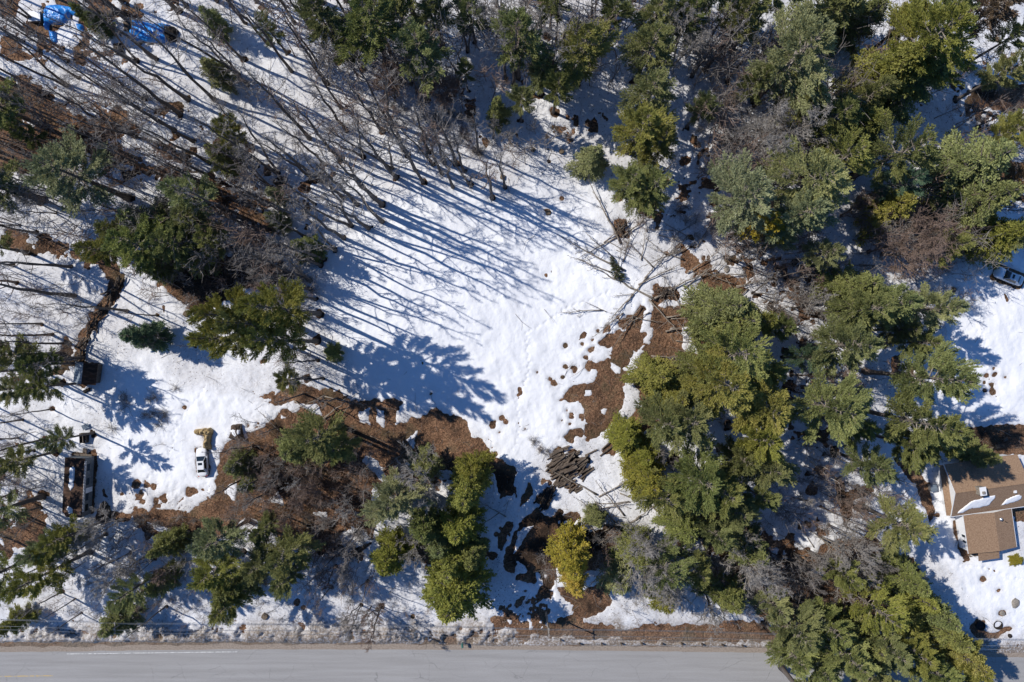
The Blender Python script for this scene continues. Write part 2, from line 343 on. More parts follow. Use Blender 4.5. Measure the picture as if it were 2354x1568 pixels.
# crown centre (3200-wide survey), crown radius, tone, kind (P pine, C cedar or hemlock), optional height
CONIF = [
 (1156,60,92,'dark','P'),(1310,150,78,'mid','P'),(1356,36,50,'dark','P'),(1620,100,72,'mid','P',22),(1833,140,82,'olive','P'),(1700,210,46,'pale','P'),(1745,270,44,'mid','P'),
 (1632,309,38,'mid','P',14),(1556,345,34,'mid','C',11),(1451,218,28,'dark','P',12),(2042,136,72,'mid','P'),(2038,282,72,'mid','P'),(2010,390,80,'olive','P'),(2065,440,58,'olive','P'),
 (1975,560,62,'mid','P',15),(2045,575,60,'mid','P',15),(2010,600,50,'dark','P',13),(1847,500,48,'pale','C',10),(2065,27,60,'mid','P'),(1924,27,42,'dark','P'),(1470,30,50,'dark','P'),
 (2157,45,52,'dark','P'),(2325,50,58,'mid','P'),(2598,36,80,'dark','C'),(2690,60,60,'dark','C'),(2512,155,112,'pale','P'),(2921,105,112,'olive','P'),(2840,60,50,'olive','P'),(2860,190,62,'mid','P'),
 (2780,225,90,'olive','C'),(2850,260,80,'mid','C'),(2735,290,50,'mid','P'),(2971,27,60,'mid','P'),(2512,309,66,'mid','P'),(2610,365,72,'dark','P'),(2690,410,72,'olive','C'),(2648,490,78,'olive','P'),
 (2839,468,88,'dark','P'),(2830,565,56,'blue','P'),(2553,560,105,'pale','P'),(2339,614,96,'pale','P'),(2385,700,56,'gold','P'),(2775,655,64,'olive','C'),(3007,525,96,'mid','C'),(3034,640,84,'mid','C'),
 (2516,672,78,'pale','P'),(2440,740,44,'pale','P'),(3171,214,52,'mid','P'),(3107,27,72,'brown','P'),(3170,409,58,'olive','P'),(3166,568,56,'brown','P'),(3185,100,46,'mid','P'),
 (2660,900,76,'dark','C'),(2720,965,78,'mid','P'),(2795,950,78,'mid','P'),(2940,965,70,'pale','P'),(2666,1082,84,'dark','P'),(2250,965,78,'mid','C'),(2290,1010,86,'dark','C'),(2312,1105,98,'mid','P'),
 (2266,1213,104,'olive','P'),(2190,1160,64,'mid','P'),(2403,1278,88,'olive','P'),(2400,1160,56,'dark','P'),(2612,1278,98,'mid','P'),(2680,1330,56,'dark','P'),(2939,1185,84,'mid','P',26),(2903,1322,84,'mid','P',27),(2935,1385,70,'olive','P'),(2850,1390,60,'dark','P'),
 (2153,1310,80,'mid','P'),(2380,1369,72,'olive','P'),(3110,740,76,'olive','C'),(3175,745,50,'mid','P'),(2585,790,46,'pale','P'),(2389,1005,38,'olive','P'),(2893,1073,52,'dark','P'),(2830,1030,46,'dark','P'),(2539,1119,46,'blue','P'),(2980,770,52,'mid','P'),
 (2050,1175,62,'bright','C',14),(2100,1240,62,'bright','C',14),(2085,1320,66,'mid','P'),(1956,1369,54,'bright','C',9),(2010,1420,50,'bright','C',9),
 (1480,1465,50,'bright','C',14),(1460,1530,62,'bright','C',17),(1440,1640,60,'bright','C',16),(1329,1460,46,'mid','C'),(1233,1570,78,'pale','P'),(1329,1640,60,'dark','C'),(1380,1700,50,'dark','C'),(1215,1738,54,'bright','C'),
 (1424,1850,92,'bright','C',19),(1410,1760,60,'bright','C',15),(1475,1740,46,'mid','C'),(1785,1735,60,'gold','C',16),(1790,1800,48,'gold','C',12),
 (2020,1500,64,'bright','C'),(2080,1560,72,'mid','P'),(2130,1640,60,'mid','C'),(2079,1784,70,'dark','P'),(1985,1720,56,'mid','C'),(1929,1800,46,'pale','C'),(2070,1860,46,'bright','C'),(1860,1620,30,'mid','C',7),
 (2189,1500,90,'dark','P'),(2257,1540,72,'mid','P'),(2403,1460,72,'mid','P'),(2330,1440,64,'dark','P'),(2239,1675,48,'mid','P'),(2335,1715,58,'mid','C'),(2375,1552,46,'mid','P'),(2300,1600,56,'dark','P'),(2725,1455,60,'dark','P'),
 (2830,1645,74,'mid','P',17),(2639,1802,42,'mid','P'),(2821,1800,56,'mid','C'),(2850,1860,56,'olive','C'),(2894,1900,60,'mid','C'),(2935,1960,60,'mid','C'),(2757,1920,66,'olive','P'),(2598,1965,66,'mid','P'),(2494,1979,66,'mid','P'),(2680,1985,60,'mid','C'),
 (2653,2050,72,'mid','P'),(2780,2030,66,'mid','P'),(2860,2040,62,'olive','P'),(2971,2030,66,'olive','C'),(2560,2090,60,'mid','P'),(2480,2050,56,'mid','P'),(3040,2080,56,'olive','P'),(2930,2110,60,'mid','P'),(2730,2120,60,'mid','P'),(2266,1852,56,'dark','C'),(2180,1790,46,'mid','P'),(2420,1900,46,'pale','P'),
 (23,1450,46,'mid','P'),(118,1725,50,'pale','P'),(180,1690,52,'olive','P'),(91,1820,64,'olive','P'),(32,1952,34,'olive','C'),(373,1940,48,'dark','C',10),(386,1861,46,'mid','P'),(505,1820,40,'mid','C',9),
 (665,1700,62,'pale','P'),(660,1800,58,'olive','P'),(735,1840,56,'mid','C'),(700,1900,48,'olive','P'),(891,1738,66,'mid','P'),(814,1661,36,'mid','P'),(800,1770,54,'dark','P'),(880,1820,46,'mid','P'),
 (745,1455,40,'dark','C',9),(780,1510,30,'dark','C',8),(523,1702,42,'dark','C'),(991,1369,74,'mid','P'),(930,1400,56,'dark','C'),(1060,1400,50,'mid','P'),
 (690,985,70,'olive','P',31),(841,960,80,'olive','P',31),(680,1060,66,'olive','P',30),(840,1065,70,'olive','P',30),(760,1010,68,'mid','P',31),
 (445,1050,46,'blue','C',11),(409,760,72,'mid','P'),(480,810,44,'mid','C'),(532,760,60,'dark','P'),(600,800,50,'dark','C'),(650,750,46,'mid','P'),(295,780,46,'olive','P'),(350,720,46,'dark','P'),(20,1110,58,'dark','P'),(110,1140,46,'dark','P'),(120,1210,44,'mid','P'),(30,1215,46,'mid','P'),
 (955,774,40,'mid','C',10),(490,851,30,'mid','C'),(170,1380,36,'dark','P'),(205,545,100,'pale','P'),(568,600,66,'pale','P'),(580,680,50,'pale','P'),(700,400,42,'olive','P'),(690,491,42,'mid','C'),(677,227,40,'pale','C'),(832,82,38,'mid','P'),(668,68,34,'pale','C'),
 (77,418,34,'dark','P'),(455,690,62,'mid','C'),(864,690,30,'pale','C'),(860,610,26,'pale','C'),(273,50,28,'dark','C',8),(310,75,26,'dark','C',7),(991,36,64,'dark','P'),(1090,130,44,'dark','P'),(1730,1,50,'mid','P'),(1480,1065,26,'dark','C',6),
 (1040,1100,26,'mid','C',6),(900,1190,36,'mid','P'),(2370,255,46,'dark','P'),(2200,330,40,'dark','P'),(2440,1020,40,'dark','P'),(3060,1420,40,'mid','C',9)]
CONIF = [c for c in CONIF if not (c[0] == 1480 and c[1] == 1065)]
# trees beyond the frame whose shade falls into it
for a in ((-70,300,80),(-90,560,90),(-80,760,50),(-80,1620,80),(-70,1820,70),(1250,-90,90),(1750,-110,80),(2250,-80,90),(2450,-70,90),(2560,2230,80),(2900,2240,80)):
    CONIF.append((a[0], a[1], a[2], 'mid', 'P'))
trees = []
for c in CONIF:
    u, v, r, tone, kind = c[:5]
    z0 = 16; 
    for _ in range(3):
        rm = 1.13 * r / 19.05 * (H - z0) / H
        h = c[5] if len(c) > 5 else ((8.5 + 2.9 * rm) if kind == 'P' else (4.0 + 3.0 * rm)) * (0.92 + 0.16 * ((u * 7 + v * 13) % 10) / 10)
        h = min(h, 31 if kind == 'P' else 20)
        z0 = h * (.75 if kind == 'P' else .5)
    p = U3(u, v, z0)
    trees.append(dict(x=p.x, y=p.y, h=h, r=rm, tone=tone, kind=kind, u=u / 1.36, v=v / 1.36))

# leafless trees: exact ones along the clearing (trunk foot), then stands filled at random
EXACT = [(910,408,23),(972,418,21),(1040,430,20),(1081,424,19),(1015,400,18),(1065,392,18),(1048,378,21),(985,350,19),(993,375,16),(1130,455,22),(878,470,24),(878,510,25),(847,525,23),(806,520,22),
 (935,355,21),(1098,352,17),(745,595,20),(738,610,18),(712,645,21),(727,689,18),(732,827,15),(743,869,17),(777,915,13),(160,612,20),(167,680,21),(290,715,19),(360,725,12),(447,797,6),(390,779,9),(157,789,17),(117,769,18),
 (410,27,25),(433,230,22),(490,230,24),(413,263,24),(742,417,22),(710,317,23),(360,137,20),(637,397,21),(780,367,22),(563,503,20),(50,965,15),(120,940,12),(690,762,14),(700,800,13),(700,905,14),
 (375,1020,3),(1310,180,19),(1255,170,21),(1180,195,20),(1500,420,14),(1225,160,18)]
STANDS = [  # polygon, number, height range, kind weight, description
 ([(-60,-60),(760,-60),(1000,240),(960,330),(760,380),(420,250),(200,120),(-60,60)], 62, (19,25), 'upper left corner of the photo'),
 ([(-60,60),(200,120),(420,250),(760,380),(800,470),(700,560),(420,430),(140,330),(-60,240)], 50, (17,23), 'strip of bare trees left of the clearing'),
 ([(-60,240),(140,330),(420,430),(640,540),(640,640),(300,560),(-60,520)], 30, (14,20), 'thicket above the long brush row'),
 ([(560,520),(700,560),(730,640),(720,900),(640,880),(600,700)], 9, (10,15), 'edge of the clearing right of the four olive pines'),
 ([(-40,580),(240,660),(200,840),(-40,860)], 9, (14,19), 'snow left of the long brush row'),
 ([(-60,920),(130,950),(150,1180),(-60,1300)], 16, (12,18), 'left edge of the photo beside the old trailer'),
 ([(150,1180),(400,1220),(420,1400),(60,1420)], 15, (9,14), 'verge below the old trailer'),
 ([(560,960),(860,990),(900,1180),(780,1290),(560,1210)], 18, (10,16), 'brown litter below the olive pines'),
 ([(700,1290),(960,1290),(950,1420),(720,1430)], 7, (8,12), 'road verge left of the tall olive cedar'),
 ([(1000,0),(1500,-60),(1700,60),(1680,160),(1120,240),(1010,150)], 22, (16,22), 'top edge of the photo between the pines'),
 ([(1560,120),(1780,140),(1860,330),(1780,470),(1600,420)], 20, (15,21), 'dark stand between the upper pines'),
 ([(1600,470),(1880,560),(1900,780),(1750,780),(1620,560)], 12, (10,16), 'snow right of the fallen trees'),
 ([(1780,800),(1960,860),(1990,1080),(1880,1180),(1800,1000)], 9, (10,14), 'gap between the right-hand pines'),
 ([(1580,1230),(1860,1270),(1990,1250),(1990,1370),(1760,1430),(1600,1370)], 18, (9,14), 'brown litter above the lower right pines'),
 ([(1850,1060),(2060,1130),(2000,1220),(1860,1200)], 7, (9,13), 'snow left of the brown-roofed house'),
 ([(1150,330),(1240,300),(1290,380),(1180,400)], 3, (8,12), 'top of the clearing'),
 ([(1900,480),(2180,460),(2180,620),(1960,620)], 6, (11,15), 'snow among the right-hand pines'),
 ([(2210,250),(2353,260),(2353,420),(2250,420)], 4, (8,12), 'right edge below the brown bed')]
def inpoly(poly, x, y):
    c = False; n = len(poly)
    for i in range(n):
        (ax, ay), (bx, by) = poly[i], poly[(i + 1) % n]
        if (ay > y) != (by > y) and x < (bx - ax) * (y - ay) / (by - ay) + ax: c = not c
    return c
KEEP_OUT = [(395,120,48),(440,160,44),(480,200,34),(200,80,44),(250,120,40),(120,1060,30),(300,900,30),(455,1062,34),(350,75,50),(150,40,55),(208,855,26),(190,1090,55),(545,985,28),(2240,1120,110),(2315,635,40)]
bares = []
for u, v, h in EXACT + [(790,548,22),(770,575,20),(860,455,23),(820,470,22),(1160,430,16),(955,392,21),(900,385,22),(1020,375,19),(690,720,16),(715,665,19)]:
    if h > 15 and v < 700: h *= 1.2
    p = G(u, v); bares.append(dict(x=p.x, y=p.y, h=h, u=u, v=v, exact=True, stand=None))
for poly, n, (h0, h1), desc in STANDS:
    n = int(n * .75 + .5)
    xs = [q[0] for q in poly]; ys = [q[1] for q in poly]; k = 0; t = 0
    while k < n and t < 4000:
        t += 1
        u = rnd.uniform(min(xs), max(xs)); v = rnd.uniform(min(ys), max(ys))
        if not inpoly(poly, u, v) or any(math.hypot(u - a, v - b) < c for a, b, c in KEEP_OUT): continue
        p = G(u, v)
        if any((b['x'] - p.x) ** 2 + (b['y'] - p.y) ** 2 < 2.4 for b in bares): continue
        bares.append(dict(x=p.x, y=p.y, h=rnd.uniform(h0, h1), u=u, v=v, exact=False, stand=desc)); k += 1

# ---------------------------------------------------------------- terrain
def base_z(x, y):
    x = np.asarray(x, dtype=float); y = np.asarray(y, dtype=float)
    z = .35 * fbm(x, y, 22, 5, 2) + .10 * fbm(x, y, 6, 9, 2)
    # road shelf: flat near the road, ditch before it
    yr = road_y(x)
    t = np.clip((y - yr - 1.5) / 6.0, 0, 1)
    far = np.clip((np.hypot(x, y) - 130) / 60, 0, 1)
    z = z * t * (1 - far)
    # flat under the house and yard
    hd = np.hypot(x - 76, y + 27)
    z = z * np.clip((hd - 11) / 6, 0, 1)
    return z
RX = np.array([-400, -84, -45.4, 8.8, 42.4, 84, 400.]); RV = np.array([1530, 1505, 1498, 1500, 1506, 1517, 1600.])
def road_y(x): return -(np.interp(x, RX, RV) - CY) / PX      # white edge line
def bz(x, y): return float(base_z(np.array([x]), np.array([y]))[0])

HEAP = ZP([(480,480),(560,260),(680,240),(720,380),(760,420),(850,270),(960,290),(1000,420),(1210,420),(1220,470),(1100,560),(1200,690),(1100,740),(1000,680),(860,720),(800,860),(690,930),(600,840),(420,640),(430,560)], 1640, 1360, 5.885)
H2 = ZP([(740,940),(900,880),(1000,960),(1040,1000),(980,1040),(850,1020)], 1640, 1360, 5.885)
r2z = lambda p: ZP(p, 1065, 710, 2.2)
r8z = lambda p: ZP(p, 1540, 1460, 3.137)
BARE = [  # polygon, noise amplitude (m)
 (r2z([(2060,545),(2085,560),(2070,700),(2110,740),(2090,800),(2020,860),(1960,960),(1920,975),(1860,930),(1850,970),(1980,985),(1975,1060),(1935,1110),(1950,1170),(1925,1250),(1900,1330),(1780,1450),(1700,1470),(1660,1420),(1690,1330),(1680,1250),(1640,1170),(1560,1200),(1510,1190),(1560,1130),(1640,1080),(1740,1060),(1760,1000),(1680,970),(1700,910),(1760,930),(1850,900),(1860,830),(1780,790),(1800,770),(1880,740),(1960,700),(1905,660),(1940,630),(2010,620)]), .28),
 (r2z([(2140,550),(2500,560),(2500,1000),(2340,1300),(2080,1400),(1990,1370),(1985,1290),(2060,1230),(2050,1100),(2000,1050),(2050,930),(2080,860),(2130,740)]), .5),
 (r2z([(130,1190),(440,1200),(360,1290),(380,1390),(470,1310),(580,1290),(650,1240),(760,1280),(860,1340),(900,1440),(1000,1460),(1060,1570),(1130,1620),(1200,1660),(1180,1850),(1090,1830),(1050,1700),(900,1700),(500,1640),(200,1560),(0,1400)]), .3),
 ([(650,890),(700,880),(830,920),(880,960),(900,1060),(1040,1100),(960,1150),(860,1130),(860,1220),(830,1290),(700,1260),(600,1215),(500,1235),(340,1235),(300,1180),(360,1172),(430,1175),(500,1140),(515,1070),(520,1040),(560,1020),(600,1000),(640,960)], .5),
 ([(-60,180),(60,185),(140,230),(270,250),(310,300),(260,320),(480,430),(420,440),(300,400),(200,360),(100,400),(-60,400)], 1.3),
 ([(330,370),(480,400),(560,440),(640,520),(600,530),(500,480),(380,430)], 1.0),
 ([(-60,522),(100,548),(280,612),(270,630),(120,590),(-60,552)], 1.1),
 ([(268,622),(290,626),(262,690),(235,735),(205,770),(195,800),(180,850),(165,850),(178,770),(205,725),(235,680)], .35),
 ([(360,640),(420,600),(560,590),(680,630),(640,660),(560,670),(480,705),(450,720),(400,690)], .7),
 (r8z([(440,395),(460,450),(560,480),(600,460),(660,410),(690,430),(680,490),(740,430),(830,430),(870,500),(780,560),(900,600),(1100,560),(1440,600),(1440,900),(1000,1000),(900,1000),(700,860),(620,1050),(600,1150),(480,1290),(430,1340),(430,1270),(500,1140),(480,1100),(460,1120),(350,1150),(220,1120),(230,1060),(320,1040),(330,980),(240,930),(215,1040),(110,1020),(130,800),(160,780),(210,640),(300,520)]), .14),
 (r8z([(630,1180),(900,1200),(1100,1100),(1180,1300),(1180,1330),(1080,1400),(900,1480),(880,1568),(600,1568),(640,1500),(780,1430),(790,1350),(720,1310)]), .2),
 (r8z([(0,0),(130,0),(210,90),(210,140),(160,190),(235,195),(235,310),(210,260),(150,280),(80,300),(60,120)]), .12),
 (r8z([(340,150),(370,150),(390,230),(360,310),(270,385),(290,290),(330,220)]), .1),
 (r8z([(120,540),(190,540),(205,590),(160,640),(120,750),(85,830),(60,800),(60,660),(100,640)]), .12),
 (r8z([(490,110),(525,130),(480,200),(465,150)]), .05),(r8z([(550,130),(575,150),(560,200),(610,220),(550,340),(560,400),(520,430),(410,330),(420,290),(470,260),(530,190)]), .08),
 ([(1290,1432),(1380,1430),(1440,1452),(1500,1432),(1560,1442),(1700,1425),(1780,1440),(1900,1445),(1900,1475),(1700,1470),(1560,1475),(1300,1462),(1240,1462),(1220,1450)], .35),
 ([(1640,1250),(1760,1290),(1870,1290),(1900,1240),(2010,1240),(2090,1290),(2160,1400),(2000,1460),(1800,1450),(1700,1370)], .6),
 ([(1560,565),(1600,590),(1640,620),(1710,645),(1712,690),(1650,690),(1600,640),(1565,610)], .45),
 ([(1700,690),(1760,740),(1720,760),(1690,720)], .5),([(1640,1150),(1720,1190),(1690,1240),(1600,1240),(1560,1220)], .6),
 ([(2050,1050),(2100,1075),(2135,1110),(2150,1185),(2135,1200),(2118,1150),(2110,1120),(2070,1080)], .1),
 ([(1915,1095),(1935,1092),(1942,1130),(1975,1120),(2000,1110),(2010,1130),(1960,1150),(1955,1190),(1940,1210),(1925,1150)], .15),
 ([(2050,820),(2070,815),(2068,850),(2085,860),(2090,835),(2100,840),(2098,870),(2075,880),(2050,870)], .1),
 ([(2225,985),(2353,975),(2420,975),(2420,1045),(2230,1050),(2215,1010)], .15),
 ([(2232,210),(2260,182),(2300,178),(2353,200),(2353,250),(2300,262),(2260,245),(2238,255),(2228,235)], .25),
 ([(2300,380),(2353,370),(2400,380),(2400,440),(2320,440)], .5),
 ([(2192,1200),(2204,1195),(2207,1225),(2232,1290),(2216,1290),(2204,1262),(2196,1235)], .12),
 ([(2325,1170),(2400,1160),(2400,1200),(2330,1200)], .1),
 ([(2228,1438),(2245,1422),(2262,1430),(2262,1450),(2285,1455),(2318,1437),(2325,1445),(2290,1465),(2250,1470),(2230,1455)], .1),
 ([(610,985),(560,1010),(545,1000),(520,1015),(510,1040),(500,1100),(490,1140),(470,1150),(470,1170),(540,1170),(560,1040),(640,1000)], .25),
 ([(1480,350),(1500,430),(1490,500),(1470,480),(1465,380)], .8),
 ([(150,780),(175,840),(150,870),(120,860)], .5),(ZP([(500,600),(540,590),(590,700),(580,950),(540,1150),(520,1350),(500,1480),(430,1500),(440,600)],180,1280,4.61), .12),(ZP([(700,1300),(800,1420),(900,1470),(1100,1500),(1100,1600),(500,1600),(600,1400)],180,1280,4.61),.3),([(60,1130),(110,1180),(100,1260),(40,1250)], .8)]
BARE += [(HEAP, .15), (H2, .1), ([(1405,1015),(1425,1025),(1400,1045),(1380,1045)], .3), ([(1412,505),(1436,505),(1440,545),(1415,545)], .3), ([(1495,650),(1540,655),(1560,690),(1500,700)], .6), ([(1500,480),(1530,500),(1510,520)], .5)]
ISLANDS = [ ([(560,1190),(620,1200),(600,1220),(540,1215)], .5),([(520,1130),(545,1100),(540,1150)], .3),([(780,1230),(830,1200),(850,1240),(800,1270)], .6),([(720,1180),(760,1170),(750,1200)], .4),
 ([(930,1010),(960,990),(950,1030)], .3),([(640,930),(680,915),(690,940),(650,960)], .5),([(330,1195),(400,1215),(380,1230)], .3),([(610,1150),(640,1130),(650,1160)], .4),([(150,245),(210,240),(230,270),(160,270)], .8),([(300,350),(370,350),(390,380),(320,380)], .9),([(40,270),(90,280),(80,300)], .7),([(420,400),(470,400),(480,425)], .7),([(1700,1320),(1760,1310),(1770,1340),(1720,1350)], .8),([(1850,1310),(1900,1300),(1900,1330)], .8),  # snow left standing on bare ground
 (r2z([(2085,570),(2145,560),(2120,640),(2095,720),(2055,725),(2070,680)]), .06),(r2z([(2070,770),(2110,740),(2115,765),(2080,800)]), .06),
 (r2z([(1680,1120),(1725,1120),(1720,1160),(1675,1160)]), .06),(r2z([(1860,930),(1930,970),(1920,1010),(1890,1010),(1855,970)]), .08),(r2z([(1940,1100),(1990,1080),(2050,1140),(2050,1200),(1990,1290),(1960,1380),(1935,1240),(1960,1170),(2000,1150)]), .12),
 (r2z([(2030,870),(2065,900),(2030,1000),(1990,1050),(1965,1000),(2000,960)]), .1),(r2z([(1780,1250),(1830,1250),(1815,1290),(1790,1280)]), .06),(r2z([(1885,1320),(1915,1310),(1890,1380),(1860,1410)]), .06),
 ([(840,1045),(870,1060),(900,1110),(885,1115),(862,1090),(832,1060)], .15),([(690,930),(730,925),(745,960),(710,950)], .3),
 (r2z([(240,1240),(300,1260),(300,1380),(250,1340)]), .3),(r2z([(110,1260),(200,1250),(210,1370),(130,1340)]), .3),
 ([(1560,620),(1590,640),(1610,680),(1570,680),(1545,650)], .3),([(1560,740),(1590,760),(1600,810),(1570,800)], .4),([(1800,760),(1820,800),(1780,790)], .3),
 (r8z([(640,520),(670,520),(660,560),(640,550)]), .04),(r8z([(700,530),(780,520),(770,560),(700,560)]), .06),(r8z([(300,590),(400,575),(340,650),(270,760),(215,850),(190,880),(230,760),(250,640)]), .08),
 (r8z([(410,1030),(450,1030),(470,1070),(460,1120),(430,1110)]), .04),(r8z([(500,1050),(535,1060),(530,1100),(505,1100)]), .04),(r8z([(600,760),(640,740),(640,790),(600,790)]), .05),(r8z([(880,540),(1090,500),(1080,600),(950,640),(880,600)]), .3),
 (r8z([(1250,1170),(1440,1230),(1440,1400),(1300,1330),(1220,1260)]), .3),
 ([(1000,1150),(1020,1170),(1000,1200)], .2),([(2330,395),(2353,400),(2353,425)], .2)]
PATCHY = [  # areas where the cover is broken up: polygon, threshold (-1..1; higher = barer), patch size
 ([(-60,-60),(500,-60),(300,150),(120,160),(-60,140)], .02, 3.0),([(380,200),(760,380),(720,560),(300,380)], -.42, 2.5),
 ([(560,880),(640,900),(560,990),(620,1010)], -.1, 1.5),([(980,1180),(1180,1180),(1180,1320),(860,1330)], -.2, 2.5),
 ([(1560,540),(1900,560),(1980,780),(1700,760),(1560,640)], -.3, 1.8),([(1500,1180),(1860,1240),(1900,1300),(1600,1330)], .05, 2),
 ([(1220,1340),(1300,1340),(1260,1460),(1150,1460),(1180,1400)], -.22, 1.3),([(1780,760),(1960,800),(1980,1060),(1820,1060)], -.3, 2),
 ([(1840,1180),(2080,1200),(2040,1260),(1860,1260)], -.25, 1.6),([(-60,1120),(80,1150),(120,1300),(-60,1340)], .0, 2.2),([(280,1130),(500,1150),(500,1190),(280,1190)], -.15, 1.2),
 ([(1000,150),(1400,250),(1380,330),(1000,330)], -.42, 2.0),([(2180,150),(2420,60),(2420,480),(2240,470)], -.3, 2),([(0,1430),(1080,1440),(1080,1470),(0,1462)], -.45, 1.0),([(1080,1420),(1260,1400),(1300,1480),(1060,1480)], -.12, 1.0),
 ([(1500,300),(1700,300),(1720,520),(1500,500)], -.42, 1.8),]
SPOTS = [(q[0][0], q[0][1], q[1]) for q in [(r2z([(x, y)])[0:1][0:1] and (r2z([(x, y)])[0], r)) for x, y, r in
 ((1820,720,.85),(1770,712,.35),(1725,775,.42),(1660,798,.28),(1548,815,.25),(1730,842,.45),(1545,962,.34),(1610,975,.45),(1440,1045,.25),(1465,1075,.38),(1525,1032,.22),(1680,895,.35),(1050,1362,.55),(1132,1338,.3),(1108,1310,.28),(1090,1410,.16),
  (1590,1290,.6),(1650,1300,.7),(1575,1355,.3),(1520,1330,.18),(1580,1450,.95),(1620,1430,.7),(1500,1540,.7),(1555,1260,.22),(1905,620,.2),(1935,672,.7),(1990,600,.4),(1350,1000,.14),(618,1145,.2),(1060,1552,.3),(1600,1550,.6))]]
SPOTS += [(300+x/14.0, 1170+y/14.0, r) for x, y, r in ()]
SPOTS += [(u / 1.36, v / 1.36, r) for u, v, r in ((427,1513,.5),(436,1547,.65),(462,1515,.35),(480,1520,.4),(448,1567,.35),(490,1568,.4),(517,1560,.6),(595,1540,.8),(605,1532,.6),(634,1529,.25),
  (1712,1911,.55),(1690,1893,.3),(1623,1885,.5),(1632,1870,.35),(1660,1890,.22),(1640,1848,.18),(1557,1935,.7),(1560,1955,.55),(1622,1948,.6),(1645,1952,.5),(1680,1955,.6),(1470,2000,.6),(1485,1985,.4),(1410,2000,.8),(1420,1990,.5),(1440,1965,.3),(3070,1812,.5),(3118,1843,.2),(3130,1915,.35),(3083,1175,.3),(3108,1170,.28),(3105,1155,.2),(3076,1195,.2),(3100,1200,.26),(3075,1220,.3),(3101,1225,.34),(3142,1180,.16),
  (2980,905,.45),(1713,663,.5),(1758,620,.3),(1640,1340,.14),(1550,2000,.3),(580,1272,.2),(360,790,.3),(1060,190,.6),(345,45,1.0),(1350,2010,.9),(1330,2000,.7),(2895,2015,.5),(2930,1610,.3),(2560,1470,.7),(2450,1700,.6),(2470,1740,.8),(2540,1530,.9),
  (1040,545,.3),(1290,1930,.3),(1180,1905,.25),(930,1885,.5),(950,1900,.4),(500,1985,.4),(830,1130,.5),(1030,1225,.5),(1060,1260,.4),(870,1250,1.2),(890,1290,.9))]
xs_in = np.arange(-92, 92.01, .18); ys_in = np.arange(-63, 63.01, .18)
outx = np.array([2, 5, 9, 15, 25, 45, 90, 180, 400, 900.])
def axis(a): return np.concatenate([a[0] - outx[::-1], a, a[-1] + outx])
sx, sy = axis(xs_in), axis(ys_in)
X, Y = np.meshgrid(sx, sy)
F = np.full(X.shape, 3.0)
n_mid = fbm(X, Y, 2.6, 31, 4, .6); n_fine = fbm(X, Y, 1.0, 57, 3, .5)
def region(poly, pad):
    P = np.array(poly); i0, i1 = np.searchsorted(sx, [P[:, 0].min() - pad, P[:, 0].max() + pad]); j0, j1 = np.searchsorted(sy, [P[:, 1].min() - pad, P[:, 1].max() + pad])
    return slice(j0, j1), slice(i0, i1)
for poly, thr, size in PATCHY:
    P = GP(poly); S = region(P, 4)
    d = sdf(P, X[S], Y[S]); n = fbm(X[S], Y[S], size, 71, 4, .55)
    F[S] = np.minimum(F[S], np.maximum(d * .5 + n_mid[S] * 1.2 + .6, (n - thr) * 1.1))
for poly, amp in BARE:
    P = GP(poly); S = region(P, 3.5)
    d = sdf(P, X[S], Y[S])
    F[S] = np.minimum(F[S], d + (n_mid[S] * .85 + n_fine[S] * .4) * amp * 1.35 + n_fine[S] * .16)
for poly, amp in ISLANDS:
    P = GP(poly); S = region(P, 3.5)
    d = sdf(P, X[S], Y[S])
    F[S] = np.maximum(F[S], -(d + (n_mid[S] * .8 + n_fine[S] * .5) * amp))
def spot(x, y, r, wob=.5):
    S = region([(x, y)], r * 2 + 1)
    d = np.hypot((X[S] - x), (Y[S] - y)) - r * (1 + wob * n_fine[S] + .5 * n_mid[S])
    F[S] = np.minimum(F[S], d)
for u, v, r in SPOTS:
    p = G(u, v); spot(p.x, p.y, r, .6)
for b in bares:
    if b['u'] is not None: spot(b['x'] + .1, b['y'], (.16 + .009 * b['h']) * (.6 + .7 * rnd.random()), .6)
for t in trees: spot(t['x'], t['y'], .35 + .07 * t['r'], .8)
def rim(u, v, hw, hl, ang, cut):
    p = G(u, v); S = region([(p.x, p.y)], 8); c_, s_ = math.cos(ang), math.sin(ang)
    lx = (X[S] - p.x) * c_ + (Y[S] - p.y) * s_; ly = -(X[S] - p.x) * s_ + (Y[S] - p.y) * c_
    d = np.hypot(np.maximum(np.abs(lx) - hw, 0), np.maximum(np.abs(ly) - hl, 0)) - .2
    F[S] = np.minimum(F[S], d - cut + .12 * n_fine[S])
rim(466.5, 1061, .75, 2.1, math.radians(4), .12); rim(2316, 637, .8, 2.15, math.radians(68), .35)
rim(479, 1008, .25, 1.0, 0, .05); rim(190, 1110, 1.7, 4.6, -.05, .15); rim(210, 857, 1.3, 1.3, -.1, .1)
# road and shoulder are clear; ploughed bank edge wanders
yr = road_y(X)
shoulder = np.interp(X, [-84, -40, -10, 0, 12, 40, 84], [2.0, 1.5, 1.35, .9, 1.2, 1.2, 1.2])
F = F + np.where(F < 1.5, .11 * fbm(X, Y, .55, 201, 2), 0)
F = np.minimum(F, (Y - yr) - shoulder + .25 * n_mid)
south = -(Y - (yr - 7.6)) - 1.6 + .3 * n_mid
F = np.where(Y < yr - 4, np.minimum(3, south), F)
Z0 = base_z(X, Y)
depth = np.where(F > 0, .17 * (1 - np.exp(-np.clip(F, 0, 9) / .5)), np.clip(F * .9, -.35, 0))
inner = np.clip(F / .8, 0, 1)
und = inner * (.05 * fbm(X, Y, 1.7, 88, 3) + .08 * fbm(X, Y, 4.5, 93, 2) + .05 * fbm(X + Y * .6, (Y - X * .6) * .45, 1.1, 97, 2))
